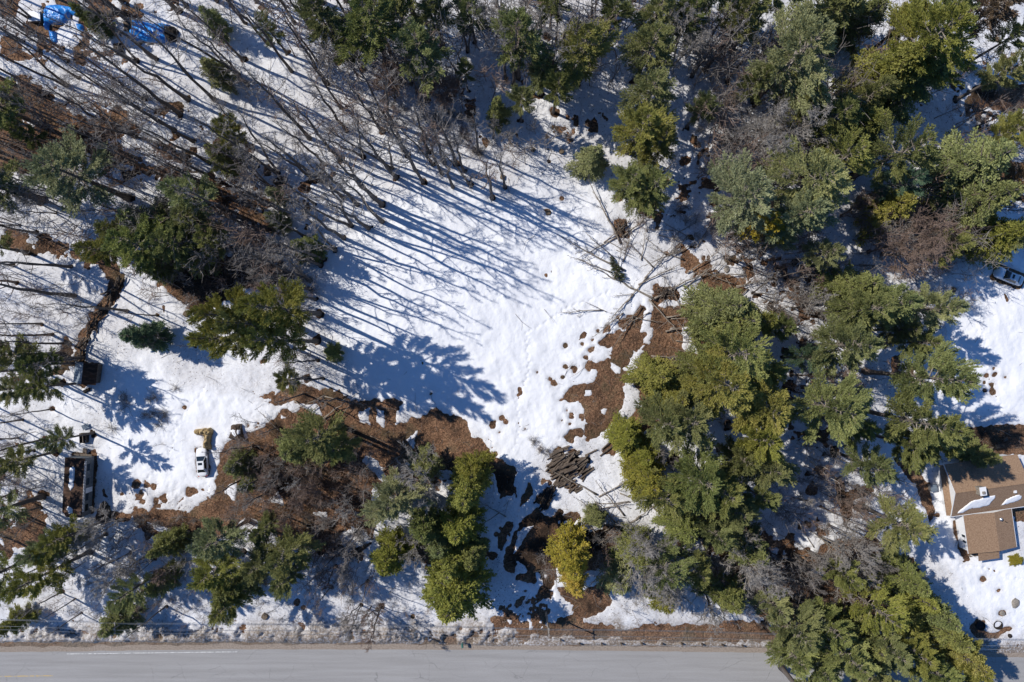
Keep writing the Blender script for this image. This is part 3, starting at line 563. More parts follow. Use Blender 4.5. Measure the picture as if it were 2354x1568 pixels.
for (u0, v0), (u1, v1), wid in (((1125,1010),(1130,1040),.12),((1010,900),(1060,1010),.1),((1180,1030),(1220,760),.1),((1220,760),(1400,660),.1),((480,1110),(470,1165),.18),((475,880),(330,1130),.1),((2205,1300),(2353,1330),.12),((2250,760),(2300,960),.1)):
    a_, b_ = G(u0, v0), G(u1, v1); n_ = max(2, int((b_ - a_).length / .62))
    for k in range(n_):
        t = k / n_; fx_ = a_.x + (b_.x - a_.x) * t + (.14 if k % 2 else -.14) + .5 * math.sin(k * .37); fy_ = a_.y + (b_.y - a_.y) * t + .4 * math.sin(k * .23)
        S = region([(fx_, fy_)], .6); und[S] -= .13 * np.exp(-(((X[S] - fx_) ** 2 + (Y[S] - fy_) ** 2) / .035))
bank = .65 * np.exp(-((Y - yr - 3.0) / 1.3) ** 2) * np.clip((6 - X) / 12, .0, 1) * np.clip(F / .5, 0, 1) * (1 + .5 * n_mid + .35 * n_fine)
ZS = Z0 + depth + und + bank
dirt = np.clip(1.2 - (Y - yr - 1.0) / 4.2 + .5 * n_mid, 0, 1) * (Y > yr - 4) + (Y < yr - 4) * .6
dirt2 = np.clip(1 - np.hypot((X - 25) / 14, (Y + 47.5) / 2.5), 0, 1); dirt = np.clip(dirt + dirt2 * .6, 0, 1)
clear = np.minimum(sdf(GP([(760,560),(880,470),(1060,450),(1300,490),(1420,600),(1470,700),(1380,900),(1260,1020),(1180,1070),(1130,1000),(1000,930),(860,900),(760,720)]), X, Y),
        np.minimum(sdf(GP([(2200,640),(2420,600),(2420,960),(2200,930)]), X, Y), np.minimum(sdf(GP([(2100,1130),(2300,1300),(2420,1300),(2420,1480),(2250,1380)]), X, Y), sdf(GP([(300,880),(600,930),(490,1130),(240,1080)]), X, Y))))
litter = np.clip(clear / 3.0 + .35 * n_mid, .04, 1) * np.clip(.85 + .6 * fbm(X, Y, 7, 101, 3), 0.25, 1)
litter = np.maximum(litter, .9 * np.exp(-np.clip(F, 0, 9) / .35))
ny, nx = X.shape
idx = np.arange(nx * ny).reshape(ny, nx)
q = np.stack([idx[:-1, :-1], idx[:-1, 1:], idx[1:, 1:], idx[1:, :-1]], -1).reshape(-1, 4)
keep = (np.stack([F[:-1, :-1], F[:-1, 1:], F[1:, 1:], F[1:, :-1]], -1).max(-1) > -.12).reshape(-1)
q = q[keep]
used = np.unique(q); remap = np.full(nx * ny, -1); remap[used] = np.arange(len(used))
SV = np.stack([X.ravel(), Y.ravel(), ZS.ravel()], -1)[used]
me = np_mesh('snow', SV, remap[q], M['snow'], True)
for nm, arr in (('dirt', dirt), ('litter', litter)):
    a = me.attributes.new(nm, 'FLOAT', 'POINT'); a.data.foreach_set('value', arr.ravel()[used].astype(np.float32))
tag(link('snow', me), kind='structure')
# ground under the snow
gx, gy = axis(np.arange(-93, 93.01, .6)), axis(np.arange(-65, 65.01, .6))
GX, GY = np.meshgrid(gx, gy); ny, nx = GX.shape
GZ = base_z(GX, GY)
GZ = np.where((GY < road_y(GX) + .3) & (GY > road_y(GX) - 8), GZ - .06, GZ)
idx = np.arange(nx * ny).reshape(ny, nx)
q = np.stack([idx[:-1, :-1], idx[:-1, 1:], idx[1:, 1:], idx[1:, :-1]], -1).reshape(-1, 4)
me = np_mesh('ground', np.stack([GX.ravel(), GY.ravel(), GZ.ravel()], -1), q, M['ground'], True)
wet = np.zeros(GX.shape)
for poly in ([(1262,1045),(1350,1030),(1350,1110),(1270,1090)], [(1190,1190),(1300,1170),(1400,1210),(1430,1250),(1260,1300),(1300,1340),(1400,1400),(1300,1420),(1230,1330),(1160,1300)], [(1130,1070),(1180,1090),(1180,1180),(1140,1140)], [(360,630),(600,600),(680,650),(460,720)], [(2225,985),(2353,985),(2300,1040),(2225,1040)], [(2230,190),(2290,180),(2290,260),(2230,250)]):
    wet = np.maximum(wet, np.clip(.5 - sdf(GP(poly), GX, GY) / 1.5, 0, .9))
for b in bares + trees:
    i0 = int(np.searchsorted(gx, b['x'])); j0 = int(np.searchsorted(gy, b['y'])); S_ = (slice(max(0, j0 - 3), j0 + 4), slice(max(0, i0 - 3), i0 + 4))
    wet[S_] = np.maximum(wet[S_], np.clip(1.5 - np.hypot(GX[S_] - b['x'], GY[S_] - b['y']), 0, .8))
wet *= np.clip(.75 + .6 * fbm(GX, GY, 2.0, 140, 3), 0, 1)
grav = np.clip(1.1 - (GY - road_y(GX) - .4) / 3.6 + .3 * fbm(GX, GY, 2, 150, 3), 0, 1) * (GY > road_y(GX) - 4)
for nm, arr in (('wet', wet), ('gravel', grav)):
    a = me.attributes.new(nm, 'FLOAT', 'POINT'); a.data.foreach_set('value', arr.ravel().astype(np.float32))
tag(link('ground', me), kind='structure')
# road with painted lines
def strip(name, x0, x1, off0, off1, z, m, step=2.0, jit=0):
    xs = np.arange(x0, x1 + .01, step); V = []; 
    for x in xs:
        y = float(road_y(x)); j = jit * (float(vnoise(np.array([x]), np.array([3.]), 1.3, 61)[0]) - .5)
        V += [(x, y + off0, z), (x, y + off1 + j, z)]
    Fc = [(2 * i, 2 * i + 2, 2 * i + 3, 2 * i + 1) for i in range(len(xs) - 1)]
    return link(name, py_mesh(name, V, Fc, m))
tag(strip('road_shoulder', -400, 400, -8.6, 1.25, .004, M['gravel'], 1.0, .5), kind='structure')
tag(strip('road', -400, 400, -8.0, .42, .010, M['road'], 1.0, .12), kind='structure')
tag(strip('edge_line', -73, -45, -.06, .06, .015, M['white_line']), kind='structure')
tag(strip('edge_line', -400, 400, -7.66, -7.54, .015, M['white_line']), kind='structure')
for k in range(-9, 10):
    x1 = -75.3 + k * 9.0 * 1.0
    if k in (-3, -2, -1, 0) or x1 < -84: tag(strip('centre_line', x1 - 3.2 * 3, x1, -3.62, -3.46, .015, M['yellow_line'], .8), kind='structure') if k in (-6, -3, 0) else None

# ---------------------------------------------------------------- tree meshes
def seg_mesh(name, S, sides, m):
    """frustum segments (n,8): p0 p1 r0 r1, joined into one branching mesh"""
    S = np.array(S, dtype=float); p0, p1, r0, r1 = S[:, :3], S[:, 3:6], S[:, 6], S[:, 7]
    d = p1 - p0; d /= np.linalg.norm(d, axis=1)[:, None] + 1e-9
    ref = np.where(np.abs(d[:, 2:3]) > .9, np.array([[1., 0, 0]]), np.array([[0, 0, 1.]]))
    a = np.cross(d, ref); a /= np.linalg.norm(a, axis=1)[:, None] + 1e-9; b = np.cross(d, a)
    V = []
    for e, (p, r) in enumerate(((p0, r0), (p1, r1))):
        for j in range(sides):
            t = 2 * math.pi * j / sides
            V.append(p + (a * math.cos(t) + b * math.sin(t)) * r[:, None])
    V = np.stack(V, 1)            # n, 2*sides, 3
    n = len(S); o = (np.arange(n) * 2 * sides)[:, None]
    Fc = [np.concatenate([o + j, o + (j + 1) % sides, o + sides + (j + 1) % sides, o + sides + j], 1) for j in range(sides)]
    return np_mesh(name, V.reshape(-1, 3), np.stack(Fc, 1).reshape(-1, 4), m, True)
def unit(v): return v / (np.linalg.norm(v) + 1e-9)
def trunk_mesh(name, pts, rad, m, sides=8):
    b = MB(); b.tube(pts, rad, sides); return py_mesh(name, b.V, b.F, m, True)
def conifer(seed, h, r, cb, nb, kind, dens=9.0):
    R = np.random.RandomState(seed)
    nseg = 9; pts = []; lean = R.randn(2) * .12
    for i in range(nseg + 1):
        t = i / nseg; pts.append((lean[0] * t + .10 * math.sin(3 * t + seed), lean[1] * t + .10 * math.cos(2.3 * t + seed), h * t))
    r0 = .018 * h if kind == 'P' else .014 * h
    tm = trunk_mesh('trunk', pts, [max(.03, r0 * (1 - t / nseg) ** .8 * (1.35 if t == 0 else 1)) for t in range(nseg + 1)], M['bark'])
    segs = []; bp = []; bd = []; bv = []; bl = []; bw = []
    lob = R.rand(5) * 6.28
    nwh = nb // 5
    for i in range(nb):
        s = (i + R.rand()) / nb
        if kind == 'P': s = min(.995, (i // 5 + R.rand() * .22) / nwh)
        t = cb + (1 - cb) * s * .985
        az = (i * 2.39996 + R.randn() * .45) if kind == 'C' else (i % 5) * 1.2566 + (i // 5) * 2.1 + R.randn() * .22
        asym = 1 + .16 * math.sin(az * 2 + lob[0]) + .13 * math.sin(az * 3 + lob[1] + t * 5)
        if kind == 'P':
            L = r * ((1 - s) ** .62) * (.55 + .45 * min(1, s / .18)) * R.uniform(.55, 1.28) * asym + .4
            el0 = math.radians(2 + 50 * s ** 1.4 + R.randn() * 8); up = .2
        else:
            L = r * ((1 - s) ** .8) * (.8 + .2 * min(1, s / .1)) * R.uniform(.6, 1.2) * asym + .25
            el0 = math.radians(6 + 35 * s ** 2 + R.randn() * 8); up = -.16
        ns = 5; p = np.array([np.interp(t * h, [q[2] for q in pts], [q[0] for q in pts]), np.interp(t * h, [q[2] for q in pts], [q[1] for q in pts]), t * h])
        P = [p]; rad = .035 + .012 * L
        for k in range(ns):
            el = el0 + up * (k / ns) * 1.2; az += R.randn() * .06
            d = np.array([math.cos(az) * math.cos(el), math.sin(az) * math.cos(el), math.sin(el)])
            P.append(P[-1] + d * L / ns)
        for k in range(ns):
            segs.append([*P[k], *P[k + 1], rad * (1 - k / ns) + .02, rad * (1 - (k + 1) / ns) + .015])
        P = np.array(P); btone = R.rand()
        st = .26 if kind == 'P' else .15
        ntw = int((L * (dens if kind == 'P' else 11)) + 4)
        for k in range(ntw):
            x = st + (1 - st) * (k + R.rand() * .6) / ntw
            f = x * ns; a = min(int(f), ns - 1); q = P[a] + (P[a + 1] - P[a]) * (f - a); d = unit(P[a + 1] - P[a])
            side = 1 if k % 2 else -1
            lat = unit(np.cross(d, [0, 0, 1.])) * side
            fan = R.uniform(.35, .8)
            td = unit(d + lat * fan + np.array([0, 0, R.uniform(-.05, .3) if kind == 'P' else R.uniform(-.45, -.05)]))
            if x > .9: td = unit(d + R.randn(3) * .2)
            TL = ((.16 * L + .3) if kind == 'P' else (.15 * L + .22)) * (.45 + .9 * math.sin(min(1, x * 1.05) * 2.6)) * R.uniform(.7, 1.3)
            TL = max(.22, TL)
            nt_ = max(2, int(TL / .19 + .5))
            tone = btone * .5 + R.rand() * .5
            if R.rand() < .2: segs.append([*q, *(q + td * TL * .8), .016, .01])
            for e in range(nt_):
                c = q + td * TL * (e + .6) / nt_ + R.randn(3) * .05
                nbld = 5 if kind == 'P' else 4
                for z in range(nbld):
                    bp.append(c)
                    if kind == 'P': dd = td * .7 + d * .6 + R.randn(3) * .42 + np.array([0, 0, .2]); bl.append(R.uniform(.24, .44)); bw.append(R.uniform(.028, .05))
                    else: dd = td * .7 + d * .5 + R.randn(3) * .45 + np.array([0, 0, -.15]); bl.append(R.uniform(.18, .32)); bw.append(R.uniform(.035, .065))
                    bd.append(dd); bv.append(np.clip(tone * .7 + R.rand() * .3, 0, 1))
    bp = np.array(bp); bd = np.array(bd); bd /= np.linalg.norm(bd, axis=1)[:, None]
    bl = np.array(bl)[:, None]; bw = np.array(bw)[:, None]
    wv = np.cross(bd, np.random.RandomState(seed + 1).randn(len(bp), 3)); wv /= np.linalg.norm(wv, axis=1)[:, None]
    V = np.stack([bp - wv * bw * .35, bp + bd * bl * .55 + wv * bw, bp + bd * bl, bp + bd * bl * .55 - wv * bw], 1).reshape(-1, 3)
    n = len(bp); Fc = np.arange(n * 4).reshape(n, 4)
    cm = np_mesh('crown', V, Fc, M['needle'])
    a = cm.attributes.new('tuft', 'FLOAT', 'POINT'); a.data.foreach_set('value', np.repeat(np.array(bv, dtype=np.float32), 4))
    bm_ = seg_mesh('branches', segs, 4, M['dead'] if kind == 'P' else M['bark'])
    return tm, bm_, cm, n
PINES = [conifer(100 + i, 24, 4.2, cb, nb, 'P', de) for i, (cb, nb, de) in enumerate(((.5, 55, 9), (.45, 60, 8.5), (.56, 45, 9.5), (.5, 55, 7.5), (.42, 60, 8), (.4, 45, 6.5), (.52, 50, 9)))]
CEDARS = [conifer(200 + i, 13, 3.0, cb, nb, 'C') for i, (cb, nb) in enumerate(((.08, 120), (.14, 105), (.06, 125), (.2, 100)))]
def bare(seed, h, spread, m_tw, m_tr, forks=1, lowest=.4, density=1.0, arch=.0):
    R = np.random.RandomState(seed); S = []
    big = []
    for f in range(forks):
        az0 = R.rand() * 6.28; ln = (.03 if forks == 1 else .16) * h
        top = np.array([math.cos(az0) * ln, math.sin(az0) * ln, h * (1 if f == 0 else R.uniform(.8, .98))])
        n = 8; P = [np.array([math.cos(az0) * .15 * (forks > 1), math.sin(az0) * .15 * (forks > 1), -.1])]
        for i in range(1, n + 1):
            t = i / n; P.append(np.array([top[0] * t, top[1] * t, top[2] * t]) + np.array([R.randn() * .13, R.randn() * .13, 0]) * min(1, t * 2))
        r0 = .0115 * h / (1 if forks == 1 else 1.25)
        rr = [max(.02, r0 * (1 - i / n) ** .6 * (1.4 if i == 0 else 1)) for i in range(n + 1)]
        big.append((P, rr))
        nl = int(15 * density / (1 if forks == 1 else 1.6))
        for i in range(nl):
            s = (i + R.rand()) / nl; t = lowest + (1 - lowest) * s * .97
            k = min(int(t * n), n - 1); p = P[k] + (P[k + 1] - P[k]) * (t * n - k)
            az = i * 2.4 + R.randn() * .6
            L = spread * h * (1 - s * .72) * R.uniform(.6, 1.15)
            el = math.radians(38 + 26 * s + R.randn() * 9) - arch
            rl = .42 * rr[k] + .012; q = p; d = None; pts = [p]
            for j in range(4):
                e2 = el + .12 * j; az += R.randn() * .14
                d = np.array([math.cos(az) * math.cos(e2), math.sin(az) * math.cos(e2), math.sin(e2)])
                q2 = q + d * L / 4; S.append([*q, *q2, rl * (1 - j / 4.6), rl * (1 - (j + 1) / 4.6)]); q = q2; pts.append(q)
            ns = max(3, int(6 * density))
            for j in range(ns):
                x = .25 + .75 * (j + R.rand()) / ns; a = min(int(x * 4), 3); b0 = pts[a] + (pts[a + 1] - pts[a]) * (x * 4 - a)
                dd = unit(unit(pts[a + 1] - pts[a]) + R.randn(3) * .55 + [0, 0, .15]); l2 = L * .45 * (1.15 - x * .6) * R.uniform(.6, 1.2)
                c0 = b0; sp = [b0]
                for e in range(2):
                    c1 = c0 + dd * l2 / 2; S.append([*c0, *c1, .03 - .006 * e, .024 - .006 * e]); c0 = c1; sp.append(c1); dd = unit(dd + R.randn(3) * .22 + [0, 0, .08])
                nt_ = max(3, int(5 * density))
                for e in range(nt_):
                    x2 = .2 + .8 * (e + R.rand()) / nt_; a2 = min(int(x2 * 2), 1); t0 = sp[a2] + (sp[a2 + 1] - sp[a2]) * (x2 * 2 - a2)
                    d3 = unit(dd + R.randn(3) * .6 + [0, 0, .1]); l3 = l2 * .5 * R.uniform(.5, 1.2)
                    t1 = t0 + d3 * l3; S.append([*t0, *t1, .016, .011])
                    for g in range(2):
                        x3 = R.uniform(.3, .9); u0 = t0 + d3 * l3 * x3; d4 = unit(d3 + R.randn(3) * .6); S.append([*u0, *(u0 + d4 * l3 * .6), .012, .009])
    b = MB()
    for P, rr in big: b.tube(P, rr, 7)
    if lowest <= .31 and h == 15: S = [[*q[:6], q[6] * 1.35, q[7] * 1.35] for q in S]
    return py_mesh('trunk', b.V, b.F, m_tr, True), seg_mesh('branches', S, 3, m_tw)
BT = [bare(300, 20, .19, M['twig'], M['bark'], 1, .5, .8), bare(301, 20, .2, M['twig'], M['bark'], 1, .55, .8), bare(302, 20, .16, M['twig'], M['bark'], 1, .45, .85), bare(303, 20, .2, M['twig'], M['bark'], 2, .5, .85),
      bare(304, 20, .17, M['twig_red'], M['bark'], 1, .5, .8), bare(305, 20, .18, M['twig_grey'], M['bark'], 1, .55, .8)]
SH = [bare(310, 10, .34, M['twig_grey'], M['bark'], 2, .3, 1.1), bare(311, 10, .34, M['twig_red'], M['bark'], 3, .25, 1.1), bare(312, 10, .38, M['twig'], M['bark'], 2, .3, 1.2)]
BIG = [bare(320, 15, .42, M['twig_grey'], M['dead'], 2, .3, 1.5), bare(321, 15, .42, M['twig_red'], M['dead'], 3, .3, 1.5)]
BIRCH = [bare(330, 13, .3, M['twig_red'], M['birch'], 3, .4, 1.0)]

# ---------------------------------------------------------------- labels that single out each tree
LAND = [('white car', 468, 1062), ('long blue tarp', 355, 78), ('big log heap', 1305, 1080), ('brown-roofed house chimney', 2250, 1130), ('tin-roofed shed', 208, 855), ('old trailer', 190, 1100),
        ('leaning utility pole', 1257, 1430), ('green mailbox', 1060, 1484), ('fallen fir', 1425, 622), ('car at the right edge', 2315, 630), ('round brown bed', 2270, 215),
        ('large thawed patch', 1400, 860), ('dark road posts', 1650, 1478), ('black stump hole', 1257, 488), ('white birch clump', 1930, 880), ('tan tarp', 475, 995)]
DIRS = ['right of', 'above and right of', 'straight above', 'above and left of', 'left of', 'below and left of', 'straight below', 'below and right of']
ORD = ['nearest', 'second nearest', 'third nearest', 'fourth nearest', 'fifth nearest', 'sixth nearest', 'seventh nearest', 'eighth nearest', 'ninth nearest', 'tenth nearest', 'eleventh nearest', 'twelfth nearest'] + [n_ + ' nearest' for n_ in ('thirteenth','fourteenth','fifteenth','sixteenth','seventeenth','eighteenth','nineteenth','twentieth','twenty-first','twenty-second','twenty-third','twenty-fourth','twenty-fifth','twenty-sixth','twenty-seventh','twenty-eighth','twenty-ninth','thirtieth')]
def ranked(items, noun):
    cell = {}
    for it in items:
        k = min(range(len(LAND)), key=lambda i: math.hypot(it['u'] - LAND[i][1], it['v'] - LAND[i][2]))
        du = it['u'] - LAND[k][1]; dv = LAND[k][2] - it['v']
        o = int(round(math.atan2(dv, du) / (math.pi / 4))) % 8
        cell.setdefault((k, o), []).append((math.hypot(du, dv), it))
    for (k, o), L in cell.items():
        L.sort(key=lambda a: a[0])
        for i, (d, it) in enumerate(L):
            it['label'] = f"{noun(it)}, {ORD[min(i, 29)]} one {DIRS[o]} the {LAND[k][0]}"
ranked([t for t in trees if t['kind'] == 'P'], lambda t: f"{TONE[t['tone']][1]} spreading pine")
ranked([t for t in trees if t['kind'] == 'C'], lambda t: f"{TONE[t['tone']][1]} dense conifer")
for i, t in enumerate(trees):
    L = PINES if t['kind'] == 'P' else CEDARS
    tm, bm_, cm, n = L[(i * 7 + i // 3) % len(L)]
    e = empty('pine_tree' if t['kind'] == 'P' else 'cedar_tree', (t['x'], t['y'], bz(t['x'], t['y']) - .05), rnd.uniform(0, 6.28))
    h0, r0 = (24, 4.2) if t['kind'] == 'P' else (13, 3.0)
    k = t['r'] / r0; e.scale = (k, k, t['h'] / h0)
    tag(e, t['label'], 'tree', 'evergreen trees of the snowy wood')
    link('trunk', tm, e); link('branches', bm_, e); c = link('crown', cm, e)
    col = TONE[t['tone']][0]; j = rnd.uniform(.88, 1.12); g = rnd.uniform(.94, 1.06)
    c.color = (col[0] * j * g, col[1] * j, col[2] * j * rnd.uniform(.85, 1.15), 1)
ranked([b for b in bares if b['exact']], lambda t: "dark-footed leafless tree")
for i, b in enumerate(bares):
    if b['exact']: proto = BT[i % 5]; lab = b['label']; grp = 'leafless trees at the clearing edge'
    else:
        lab = 'thin leafless grey tree in the ' + b['stand'] if 'stand' not in b['stand'] and 'stri' not in b['stand'] else 'thin leafless grey tree in the ' + b['stand']
        grp = 'leafless trees, ' + b['stand']; proto = BT[rnd.randrange(6)] if b['h'] > 13.5 else (SH + BT)[rnd.randrange(7)]
    h0 = 10 if proto in SH else 20
    e = empty('bare_tree', (b['x'], b['y'], bz(b['x'], b['y']) - .05), rnd.uniform(0, 6.28))
    k = b['h'] / h0; e.scale = (k * rnd.uniform(.85, 1.1), k * rnd.uniform(.85, 1.1), k)
    tag(e, lab, 'tree', grp)
    link('trunk', proto[0], e); link('branches', proto[1], e)
# saplings and undergrowth too many to count
def sapling(seed):
    R = np.random.RandomState(seed); S = []; h = 5.0; p = np.zeros(3); d = np.array([0, 0, 1.]); pts = [p]
    for i in range(6):
        d = unit(d + R.randn(3) * .07); q = p + d * h / 6; S.append([*p, *q, .045 - .006 * i, .04 - .006 * i]); p = q; pts.append(p)
    for i in range(15):
        x = R.uniform(.3, 1); a = min(int(x * 6), 5); b0 = pts[a] + (pts[a + 1] - pts[a]) * (x * 6 - a); az = R.rand() * 6.28; el = math.radians(R.uniform(25, 65)); L = R.uniform(.5, 1.5) * (1.25 - x * .6)
        d2 = np.array([math.cos(az) * math.cos(el), math.sin(az) * math.cos(el), math.sin(el)]); b1 = b0 + d2 * L; S.append([*b0, *b1, .022, .013])
        for j in range(3): S.append([*(b0 + d2 * L * R.uniform(.3, .9)), *(b0 + d2 * L * .7 + R.randn(3) * .3 + [0, 0, .2]), .013, .009])
    me = seg_mesh('s', S, 3, None); V = np.zeros(len(me.vertices) * 3, dtype=np.float32); me.vertices.foreach_get('co', V); Fq = np.zeros(len(me.loops), dtype=np.int32); me.loops.foreach_get('vertex_index', Fq)
    bpy.data.meshes.remove(me); return V.reshape(-1, 3), Fq.reshape(-1, 4)
SP = [sapling(400 + i) for i in range(5)]
WOOD = [(s_[0], s_[1] * d_) for s_, d_ in zip(STANDS, (1.6, 2.4, 3.4, 3.2, 3, 5, 5.5, 9, 4, 9, 10, 8, 8, 8, 4, 2.5, 8, 5))]
WOOD += [([(0,1380),(700,1400),(1000,1390),(1000,1440),(0,1440)], 30),([(250,1180),(600,1230),(900,1270),(960,1400),(500,1420),(300,1400)], 110),([(1300,1190),(1560,1200),(1600,1300),(1400,1300)], 30),([(-40,560),(230,640),(200,860),(-40,900)], 40),([(640,540),(740,600),(740,900),(660,900)], 30),([(1880,0),(2240,0),(2200,330),(1980,480),(1800,330)], 90),([(1960,460),(2240,440),(2220,700),(2040,900),(1900,760)], 90),([(1560,900),(1780,860),(1860,1180),(1700,1200)], 60),([(640,0),(1000,0),(1100,250),(900,330),(760,200)], 110),
 ([(100,520),(640,520),(700,640),(420,700),(300,620)], 90),([(420,1180),(800,1230),(760,1420),(420,1400)], 70),([(1180,1250),(1560,1300),(1700,1420),(1400,1400)], 40),([(1620,1060),(1800,1180),(1700,1260),(1560,1200)], 40),([(1560,900),(1480,1000),(1560,1100)], 8)]
for mi, (mt, nm) in enumerate(((M['twig'], 'grey-brown'), (M['twig_red'], 'reddish'))):
    VV = []; FF = []; off = 0; R = np.random.RandomState(77 + mi)
    for poly, n in WOOD:
        xs_ = [q_[0] for q_ in poly]; ys_ = [q_[1] for q_ in poly]; k = 0
        while k < n * (.62 if mi == 0 else .38):
            u = R.uniform(min(xs_), max(xs_)); v = R.uniform(min(ys_), max(ys_))
            if not inpoly(poly, u, v) or any(math.hypot(u - a, v - b) < c for a, b, c in KEEP_OUT): 
                k += .02; continue
            k += 1; p = G(u, v); V0, F0 = SP[R.randint(5)]; a = R.rand() * 6.28; sc = R.uniform(.5, 1.7) if p.y < 12 else R.uniform(.7, 2.7)
            if v > 1330: sc = R.uniform(.35, .95)
            tx, ty = R.randn(2) * .1
            x_ = V0[:, 0] * math.cos(a) - V0[:, 1] * math.sin(a) + V0[:, 2] * tx; y_ = V0[:, 0] * math.sin(a) + V0[:, 1] * math.cos(a) + V0[:, 2] * ty
            VV.append(np.stack([x_ * sc + p.x, y_ * sc + p.y, V0[:, 2] * sc + bz(p.x, p.y) - .05], -1)); FF.append(F0 + off); off += len(V0)
    o = link('undergrowth', np_mesh('undergrowth', np.concatenate(VV), np.concatenate(FF), mt, True)); tag(o, nm + ' leafless saplings and undergrowth filling the wood', 'undergrowth', None, 'stuff')
# named broadleaf trees with crowns of their own character: crown centre, height, proto, label
SPEC = [(1795,300,18,BIG[0],'wide silver-grey leafless crown between the upper right pines'),(1770,385,17,BIG[0],'pale branching leafless tree just below the widest silver-grey crown'),
 (2110,565,17,BIG[1],'broad reddish-brown fan of fine twigs in the right-hand wood'),(2165,560,11,BIG[1],'reddish twiggy crown on the right side of the brown fan'),(1955,880,15,BIRCH[0],'white-barked birch clump leaning right among the pines'),(1900,1075,10,BIRCH[0],'small white-barked birch below the mid-right pine'),
 (970,1105,16,BIG[0],'silver-grey leafless tree beside the bright yellow-green cedars'),(945,1250,13,SH[0],'pale dead tree over the dark conifers left of the tall olive cedar'),(1470,1280,17,BIG[0],'bleached leafless tree in front of the conifers right of the golden tree'),(1520,1320,17,BIG[0],'twisted bleached leafless tree hanging over the lower road pines'),
 (1740,1305,16,BIG[0],'large grey spreading leafless tree above the road pines'),(1990,1290,13,SH[0],'silvery brush-like leafless tree left of the house yard'),(1940,1270,14,BIG[0],'pale fan-shaped leafless tree on the brown litter'),(840,1420,8,SH[0],'grey round leafless tree by the road below the wood'),(225,1220,12,BIG[0],'grey leafless thicket crown below the old trailer'),(280,1310,12,BIG[0],'grey twiggy crown over the verge at lower left'),
 (60,470,12,BIG[0],'grey tangled leafless crown at the left edge'),(30,250,11,BIG[0],'grey bare crown at the left edge below the brown slope'),(610,620,10,BIG[0],'grey twiggy crown above the four olive pines'),(690,640,8,SH[0],'small grey crown above and right of the olive pines'),(1010,200,11,BIG[1],'brownish brushy leafless tree left of the upper pines'),(890,190,11,BIG[1],'brown-grey bushy leafless tree near the top of the wood'),
 (1180,60,16,BIG[0],'fine grey leafless crown at the top between two pines'),(1580,90,16,BIG[0],'pale branched leafless tree right of the olive top pine'),(1760,110,9,SH[0],'grey bare tree between dark cedars at the top'),(1130,300,8,SH[0],'pale leafless tree at the head of the clearing'),(1480,425,7,SH[0],'brown bare tree over the dark green conifer at the clearing'),(2050,85,11,SH[0],'silvery leafless tree between the olive pines at the top right'),
 (700,1130,10,BIG[1],'brown bushy leafless tree over the leaf litter'),(620,1100,9,BIG[1],'brown brushy tree right of the white car'),(1890,650,8,SH[1],'reddish brush near the patches of brown litter'),(2310,330,9,SH[1],'brownish brush at the right edge'),(2340,470,8,SH[1],'faint reddish brush near the right edge pines'),(1850,1160,8,SH[0],'pale leafless crown in the snow gap among the lower right pines')]
for u, v, h, pr, lab in SPEC:
    p = G(u, v, h * .6); h0 = 15 if pr in BIG else (13 if pr in BIRCH else 10)
    e = empty('bare_tree', (p.x, p.y, bz(p.x, p.y) - .05), rnd.uniform(0, 6.28)); k = h / h0; e.scale = (k, k, k)
    tag(e, lab, 'tree', 'spreading leafless trees'); link('trunk', pr[0], e); link('branches', pr[1], e)

# low brush
def brush_mesh(seed, m):
    R = np.random.RandomState(seed); S = []
    for i in range(26):
        az = R.rand() * 6.28; el = math.radians(R.uniform(35, 80)); L = R.uniform(.7, 2.0); p = np.array([R.randn() * .2, R.randn() * .2, 0])
        d = np.array([math.cos(az) * math.cos(el), math.sin(az) * math.cos(el), math.sin(el)]); q = p
        for j in range(3):
            d = unit(d + R.randn(3) * .15); q2 = q + d * L / 3; S.append([*q, *q2, .02 - .004 * j, .016 - .004 * j])
            for g in range(3): d2 = unit(d + R.randn(3) * .6); S.append([*q2, *(q2 + d2 * L * .3), .012, .007])
            q = q2
    return seg_mesh('bare_shrub', S, 3, m)
BR = [brush_mesh(s, m) for s, m in ((1, M['twig']), (2, M['twig_red']), (3, M['twig']), (4, M['twig_grey']))]
BRZ = [([(1000,200),(1130,330),(1060,330),(900,250),(860,150)], 26, 'brown brush below the upper left pines'),([(1000,290),(1160,330),(1080,370),(950,330)], 14, 'dark brush at the head of the clearing'),
 ([(600,1100),(860,1200),(800,1300),(560,1200)], 26, 'brush on the leaf litter below the pines'),([(230,900),(440,880),(430,980),(260,990)], 12, 'weedy brush on the snow right of the shed'),([(1760,560),(1900,620),(1860,760),(1760,700)], 12, 'brush in the snow right of the brown litter'),
 ([(300,1180),(560,1190),(520,1240),(320,1240)], 12, 'brush along the litter below the white car'),([(1640,1280),(2000,1280),(1900,1400),(1700,1400)], 20, 'brush on the litter near the lower right pines'),([(1480,450),(1660,480),(1640,600),(1420,560)], 14, 'brush among the fallen trees'),
 ([(0,300),(300,420),(240,500),(0,480)], 18, 'brush under the left-hand wood'),([(2180,40),(2340,200),(2240,300),(2200,200)], 5, 'brush round the upper right opening'),([(1210,1010),(1260,1020),(1260,1060),(1215,1060)], 5, 'sparse weeds left of the log heap')]
for poly, n, desc in BRZ:
    xs = [a for a, b in poly]; ys = [b for a, b in poly]; k = 0
    while k < n:
        u = rnd.uniform(min(xs), max(xs)); v = rnd.uniform(min(ys), max(ys))
        if not inpoly(poly, u, v): continue
        k += 1; p = G(u, v); o = link('bare_shrub', BR[rnd.randrange(4)], None, (p.x, p.y, bz(p.x, p.y) + .05)); s = rnd.uniform(.6, 1.2)
        o.scale = (s, s, s * .8); o.rotation_euler = (0, 0, rnd.uniform(0, 6.28)); tag(o, 'low leafless ' + desc, 'shrub', desc)

